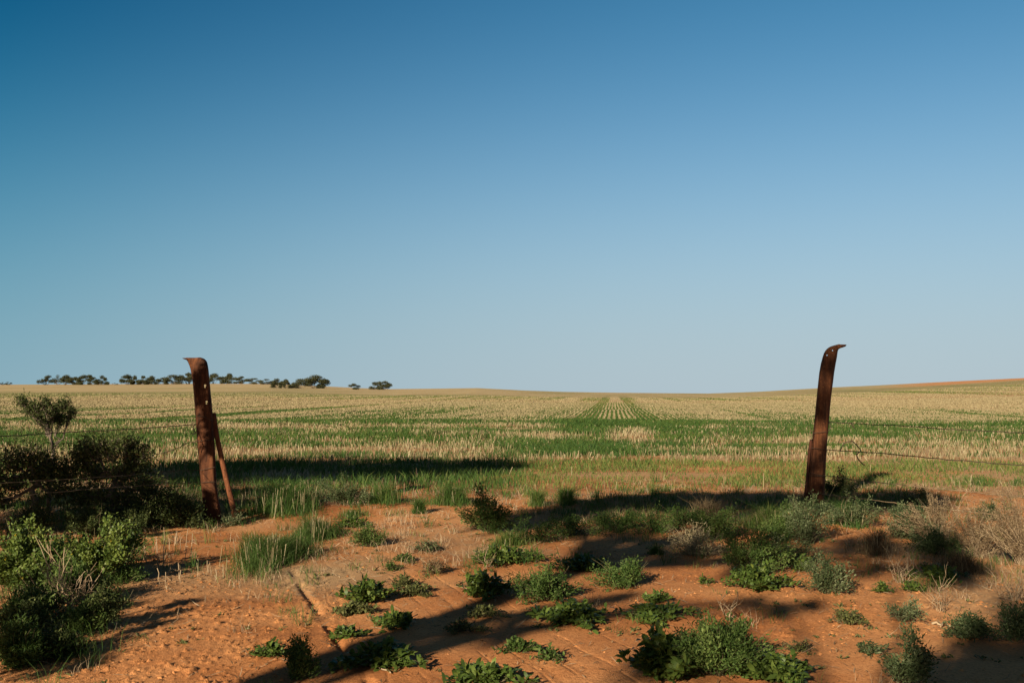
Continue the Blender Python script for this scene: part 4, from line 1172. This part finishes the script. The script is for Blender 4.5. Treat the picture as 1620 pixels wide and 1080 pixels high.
for cx_, cy_ in ((1298.3, 598.5), (1295.5, 627)):
    c = at(cx_, cy_, RD - .012 + .022)
    part_tube('bolt', np.array([c, c + [0, -.02, 0]]), .016, 'rust_dark', rp, 7, False)

# ------------------------------------------------------------------ wires
def wire(name, label, pp, y0, y1, rad, mat, barbs=True, extra=None, seed=0):
    r = np.random.default_rng(seed)
    a = np.array(pp, float)
    n = 60
    t = np.linspace(0, 1, len(a)); ti = np.linspace(0, 1, n)
    P = np.array([at(np.interp(q, t, a[:, 0]), np.interp(q, t, a[:, 1]), y0 + (y1 - y0) * q) for q in ti])
    P[1:-1] += r.normal(size=(n - 2, 3)) * .003
    mb = MB()
    rad *= 1.15
    tube(mb, P, rad, 5)
    if barbs:
        L = np.concatenate([[0], np.cumsum(np.linalg.norm(np.diff(P, axis=0), axis=1))])
        for s in np.arange(.08, L[-1], .12):
            c = np.array([np.interp(s, L, P[:, k]) for k in range(3)])
            for _ in range(2):
                d = r.normal(size=3); d /= np.linalg.norm(d)
                tube(mb, np.array([c - d * .014, c + d * .014]), [rad * .6, rad * .3], 3, .5, False)
    for ex in (extra or []):
        tube(mb, px_line(ex, y0 - .04, 0, 5), rad * 1.3, 5)
    return tag(mb.build(name, M[mat], None, True, loc=tuple(P[0])), label, 'fence wire', 'fence wires')
wire('barbed_wire', 'upper barbed wire on the left, running from the left post past the tall thin shrub', [(311, 671), (260, 675), (180, 680), (90, 684), (40, 688), (0, 689.5), (-160, 699)], LD, LD * .72, .0042, 'wire', True, [[(309, 670), (305, 676), (308, 682), (310, 684)], [(310, 684), (306, 686.5), (302, 684.5)]], 1)
wire('fence_wire', 'pale lower wire on the left, from the left post into the shrubs', [(318, 743.5), (280, 744.5), (235, 748), (200, 752), (120, 757), (0, 764), (-160, 775)], LD, LD * .72, .0026, 'wire', False, None, 2)
wire('fence_wire', 'slack broken wire on the left, trailing down behind the widest shrub', [(312, 698), (296, 701), (275, 711), (258, 716), (236, 720)], LD, LD + .5, .004, 'wire', False, None, 3)
wire('fence_wire', 'lowest thin wire on the left near the dark post foot', [(319, 763), (300, 763), (270, 764), (220, 768), (120, 775), (0, 788), (-160, 800)], LD, LD * .72, .0022, 'wire', False, None, 4)
wire('barbed_wire', 'upper barbed wire on the right running down from the right post', [(1310, 667), (1330, 668.5), (1420, 673), (1500, 678.5), (1580, 682.5), (1640, 686), (1800, 697)], RD, RD * .72, .0045, 'wire', True, [[(1312, 668), (1314, 676), (1311, 682)], [(1346, 668), (1349, 673), (1352, 678)]], 5)
wire('fence_wire', 'middle wire on the right with a big open loop of loose end', [(1306, 711), (1330, 713), (1400, 717), (1500, 726.5), (1620, 736.5), (1800, 752)], RD, RD * .72, .005, 'wire', False, [[(1329, 713.5), (1332, 706), (1336, 700), (1343, 698), (1349, 698), (1355, 703), (1361, 711), (1361, 714), (1355, 719), (1357, 725), (1362, 731), (1368, 736)]], 6)
wire('fence_wire', 'pale wire on the right crossing the dark bush behind the post', [(1303, 751.5), (1320, 754), (1355, 759.5), (1420, 766), (1520, 776), (1640, 789), (1800, 805)], RD, RD * .72, .0045, 'wire_pale', False, None, 7)
wire('fence_wire', 'lowest rusty wire on the right, just above the bright grass', [(1300, 781), (1315, 783.5), (1370, 789), (1430, 797.5), (1520, 807), (1640, 822), (1800, 842)], RD, RD * .72, .005, 'wire_pale', False, None, 8)

# ------------------------------------------------------------------ trees on the skyline
def far_tree(name, label, px0, px1, pt, pb, seed, cat='tree', low=False, airy=.5):
    r = np.random.default_rng(seed + 3000)
    g = G((px0 + px1) / 2, pb)
    d = g[1]; s = d / F
    W, H = (px1 - px0) * s * 1.15, (pb - pt) * s * 1.08
    root = mk_root(name, g)
    mc, mt = MB(), MB()
    nb = r.integers(6, 11)
    c0 = r.uniform(.10, .18) if low else r.uniform(.14, .28)
    kind = r.integers(0, 3)
    tx = r.normal() * W * .12
    for k in range(nb):
        q = r.uniform(-1, 1) if k > 2 else (-.8, 0.05, .8)[k]
        topz = (1 - .35 * q * q, 1 - .6 * q * q, .8 + .2 * math.sin(q * 5 + seed))[kind]
        c = g + np.array([q * W * .40, r.normal() * W * .2, H * (c0 + (0.9 * topz - c0) * r.random() ** .55)])
        if k == 1: c[2] = g[2] + H * .86
        if k in (3, 4) and (low or airy < .45): c[2] = g[2] + H * .17
        rd = np.array([W * r.uniform(.15, .3), W * .22, H * r.uniform(.14, .26)])
        n = int(480 * (1.1 - airy))
        u = r.normal(size=(n, 3)); u = u / np.linalg.norm(u, axis=1)[:, None] * r.random(n)[:, None] ** .5
        P = c + u * rd
        leaves(mc, P, r.normal(size=(n, 3)), H * .085 * r.uniform(.6, 1.3, n), H * .05, .1, .1, np.clip(r.normal(.4, .25, n), 0, 1), r)
        tr = g + np.array([tx + q * W * .06, 0, 0])
        tube(mt, bend(tr - [0, 0, .2], c, 5, 0, W * .02, r), np.linspace(H * .022, H * .008, 5), 5)
    mc.build('crown', M['far_crown'], root); mt.build('trunk', M['bark'], root)
    fix(root, g)
    return tag(root, label, cat, 'trees on the skyline')
FT = [
 (66, 82, 594.5, 608.6, 'airy flat topped tree at the left end of the left row on the skyline', 0, .7),
 (82, 98, 595, 608.6, 'thin airy tree second from the left end of the left skyline row', 0, .85),
 (96, 113, 594.5, 608.6, 'umbrella crowned tree third from the left end of the left skyline row', 0, .5),
 (109, 127, 597.5, 608.6, 'low dense tree in the middle of the left skyline row', 1, .2),
 (123, 141, 594.5, 608.6, 'tallest tree of the right half of the left skyline row', 0, .3),
 (139, 156, 597, 608.6, 'dense tree second from the right end of the left skyline row', 1, .3),
 (152, 169, 595.5, 608.6, 'spreading tree at the right end of the left skyline row', 0, .4),
 (191, 209, 594.5, 608.4, 'arched crown tree at the left end of the long skyline row', 0, .5),
 (206, 221, 596, 608.4, 'dense tree second from the left end of the long skyline row', 1, .3),
 (218, 234, 595.5, 608.4, 'dense tree third from the left end of the long skyline row', 0, .3),
 (231, 251, 596, 608, 'broad tree fourth from the left end of the long skyline row', 1, .3),
 (248, 264, 598, 608, 'low pale tree in a dip of the long skyline row', 1, .4),
 (261, 287, 594, 607.6, 'widest dense tree left of the left post on the skyline', 1, .2),
 (286, 308, 591.5, 607.4, 'tall airy tree partly behind the left post on the skyline', 0, .5),
 (328, 348, 592, 606.8, 'open topped tree just right of the left post on the skyline', 0, .5),
 (347, 371, 592, 606.8, 'tallest pointed tree right of the left post on the skyline', 0, .2),
 (370, 392, 596, 607, 'rounded tree right of the tallest pointed one on the skyline', 1, .3),
 (389, 413, 598.5, 607.4, 'low pale tree near the right end of the long skyline row', 1, .3),
 (412, 433, 600, 607.8, 'lowest dark tree at the right end of the long skyline row', 1, .2),
 (430, 446, 600.5, 613.6, 'single round tree standing just in front of the end of the long row', 0, .3),
 (445, 458, 601, 613.6, 'small leaning tree between the single round tree and the big clump', 0, .5),
 (459, 488, 600.5, 614, 'lower left half of the big rounded clump on the rise', 1, .2),
 (483, 517, 595.5, 614, 'biggest rounded tree on the rise, right of the left post', 1, .1),
 (552, 568, 607.5, 616, 'small solitary round tree on the skyline left of the middle', 1, .1),
 (584, 600, 605, 616.2, 'bushy tree on the left of the last pair on the skyline', 1, .3),
 (597, 619, 603.8, 616.2, 'open tree on the right of the last pair on the skyline', 0, .3),
 (0, 7, 605, 608.5, 'tiny dark bush on the skyline at the left edge', 1, .2),
 (8, 17, 604.5, 608.5, 'small dark bush on the skyline beside the tiny one at the left edge', 1, .2),
 (178, 187, 606, 608.6, 'tiny bush in the gap between the two skyline rows', 1, .4),
]
for i, (a, b_, t_, pb, lb, low, airy) in enumerate(FT):
    far_tree('far_tree', lb, a, b_, t_, pb, i, 'tree', bool(low), airy)

# ------------------------------------------------------------------ gum trees behind the camera, casting the shade
def shade_tree(label, base, patches, trunk_top, rad, seed, extra=()):
    r = np.random.default_rng(seed)
    p = np.array([base[0], base[1], 0.0]); p[2] = h1(p[0], p[1])
    root = mk_root('gum_tree', p)
    mt, mbr, ml = MB(), MB(), MB()
    top = p + np.array([trunk_top[0], trunk_top[1], trunk_top[2]])
    TP = bend(p - [0, 0, .1], top, 9, 0, .05, r)
    tube(mt, TP, np.linspace(rad * 1.15, rad * .7, 9), 10)
    for pt_ in list(patches) + list(extra):
        if len(pt_) == 5:
            px, py, rr_, da, dd = pt_; g = at(px, py, dd)
        else:
            px, py, rr_, da = pt_; g = G(px, py) * np.array([1, 1, 0])
        rel = (g - p)[:2]
        al = rel @ SH
        z = max(1.0, (al + da) * TEL + g[2])
        c = np.array([g[0], g[1], 0]) - np.array([SH[0], SH[1], 0]) * ((z - g[2]) / TEL) + np.array([0, 0, z])
        j = 8 if z > top[2] else max(3, int(8 * (z - 0.8) / top[2]))
        L0 = bend(TP[min(8, j)], c, 7, .25, .06, r)
        tube(mbr, L0, np.linspace(min(rad * .35, .06), .012, 7), 6)
        n = int(620 * rr_ ** 2) + 90
        u = r.normal(size=(n, 3)); u = u / np.linalg.norm(u, axis=1)[:, None] * r.random(n)[:, None] ** .45
        P = c + u * rr_ * np.array([1, 1, .9])
        D = r.normal(size=(n, 3)) + np.array([0, 0, -.5])
        s = np.clip(.35 * rr_, .07, .22)
        leaves(ml, P, D, s * r.uniform(.6, 1.2, n) * 1.3, s * .5, .1, .1, None, r)
    mt.build('trunk', M['bark'], root); mbr.build('branches', M['bark'], root); ml.build('crown', M['shrub'], root)
    fix(root, p)
    tag(root, label, 'tree')
P1 = [(x, 739 + 4.5 * math.sin(x * 1.7), .66 + .26 * math.sin(x * .9) ** 2, (k % 3 - 1) * 1.3) for k, x in enumerate(range(330, 790, 42))]
P1 += [(x, 750, .7, 1.0) for x in range(350, 740, 48)]
P1 += [(790, 741, .55, 0), (345, 742, .8, 1), (250, 745, .7, -1)]
P7 = [(300, 806, .42, 0), (250, 812, .48, 1), (200, 815, .5, -1), (150, 812, .5, 0), (90, 815, .45, 1), (40, 812, .4, 0), (355, 795, .34, 0), (410, 782, .30, 1), (330, 770, .3, 0), (470, 780, .22, 0)]
shade_tree('spreading gum tree standing out of the picture on the left, shading the left post', (-13.5, 1.0), P1 + P7, (.3, .2, 5.2), .24, 41)
PD = [(316, 600, .12, 0, LD), (324, 609, .13, 0, LD), (313, 621, .11, .2, LD), (326, 632, .13, .1, LD), (332, 650, .10, 0, LD), (333, 668, .10, .2, LD), (335, 688, .085, 0, LD), (329, 580, .085, 0, LD), (336, 703, .06, 0, LD), (333, 800, .12, 0, LD), (338, 822, .14, .2, LD), (330, 785, .06, .2, LD), (374, 806, .12, 0, LD), (336, 712, .035, 0, LD),
 (150, 790, .42, 0, LD), (195, 785, .40, .3, LD), (245, 795, .36, 0, LD), (285, 800, .28, 0, LD), (60, 800, .34, 0, LD), (60, 648, .2, 0, LD), (95, 645, .2, .2, LD), (60, 735, .18, 0, LD),
 (300, 818, .22, 0), (255, 826, .24, 0), (210, 832, .24, 0), (160, 832, .26, 0), (110, 832, .24, 0), (60, 834, .26, 0), (10, 834, .26, 0), (190, 850, .12, 0), (250, 845, .1, 0)]
shade_tree('low spreading tree just out of the picture on the left, beside the dark shrubs', (-6.4, 8.2), PD, (.05, .05, 1.5), .10, 44)
PE = [(150, 1020, .16, .2), (110, 975, .2, .1), (205, 940, .10, 0), (240, 990, .07, 0), (280, 955, .06, 0), (20, 900, .1, 0), (120, 1000, .24, 0), (165, 985, .15, .2), (60, 1000, .22, 0), (70, 1050, .2, 0), (190, 960, .10, 0), (130, 1050, .12, .3), (40, 960, .14, 0)]
shade_tree('bushy sapling out of the picture on the left, shading the bottom left corner', (-5.2, 2.4), PE, (.05, .05, 1.3), .06, 45)
P2 = [(x, 792 + 30 * max(0, (1000 - x) / 170), .52 if x < 1000 else .6, (k % 3 - 1) * 1.2) for k, x in enumerate(range(860, 1450, 42)) if not 1265 < x < 1352]
P2 += [(1400, 868, .3, 0), (1480, 885, .28, 0), (1530, 900, .26, 0), (1345, 858, .2, 0), (1380, 858, .3, 0), (1510, 905, .34, 0), (1490, 868, .3, 0), (900, 842, .3, 0), (1000, 850, .28, 0), (800, 1008, .09, -1.0), (815, 992, .10, -1.0), (832, 976, .10, -1), (850, 966, .09, -1), (940, 953, .08, 0), (965, 948, .09, 0), (990, 942, .08, 0), (1190, 952, .17, -1), (1235, 962, .09, 0), (1290, 955, .10, 0), (1365, 905, .17, 0), (1395, 898, .13, 0), (1330, 875, .2, 0), (1170, 905, .16, 0), (1200, 880, .16, 0)]
shade_tree('tall gum tree with a straight trunk standing behind the photographer', (-6.06, -4.0), P2, (.1, .15, 5.4), .20, 42, [(1312, 556, .26, 0, RD), (1304, 580, .2, 0, RD), (1300, 620, .24, 0, RD), (1302, 640, .2, 0, RD), (1300, 655, .14, .5, RD)])
P5 = [(1080, 1035, .28, 0), (1030, 1050, .18, .5), (1150, 1000, .12, 0), (1520, 1062, .16, 0), (1560, 1050, .34, 0), (1500, 1068, .2, .3), (1600, 960, .2, 0), (1610, 1035, .36, 1), (1530, 1075, .26, 0), (1610, 990, .2, 0), (1640, 1060, .4, .8), (1440, 900, .16, 0), (1240, 965, .1, 0)]
shade_tree('smaller gum tree standing behind the photographer on the right', (-3.4, -5.6), P5, (0, .1, 3.6), .12, 43)
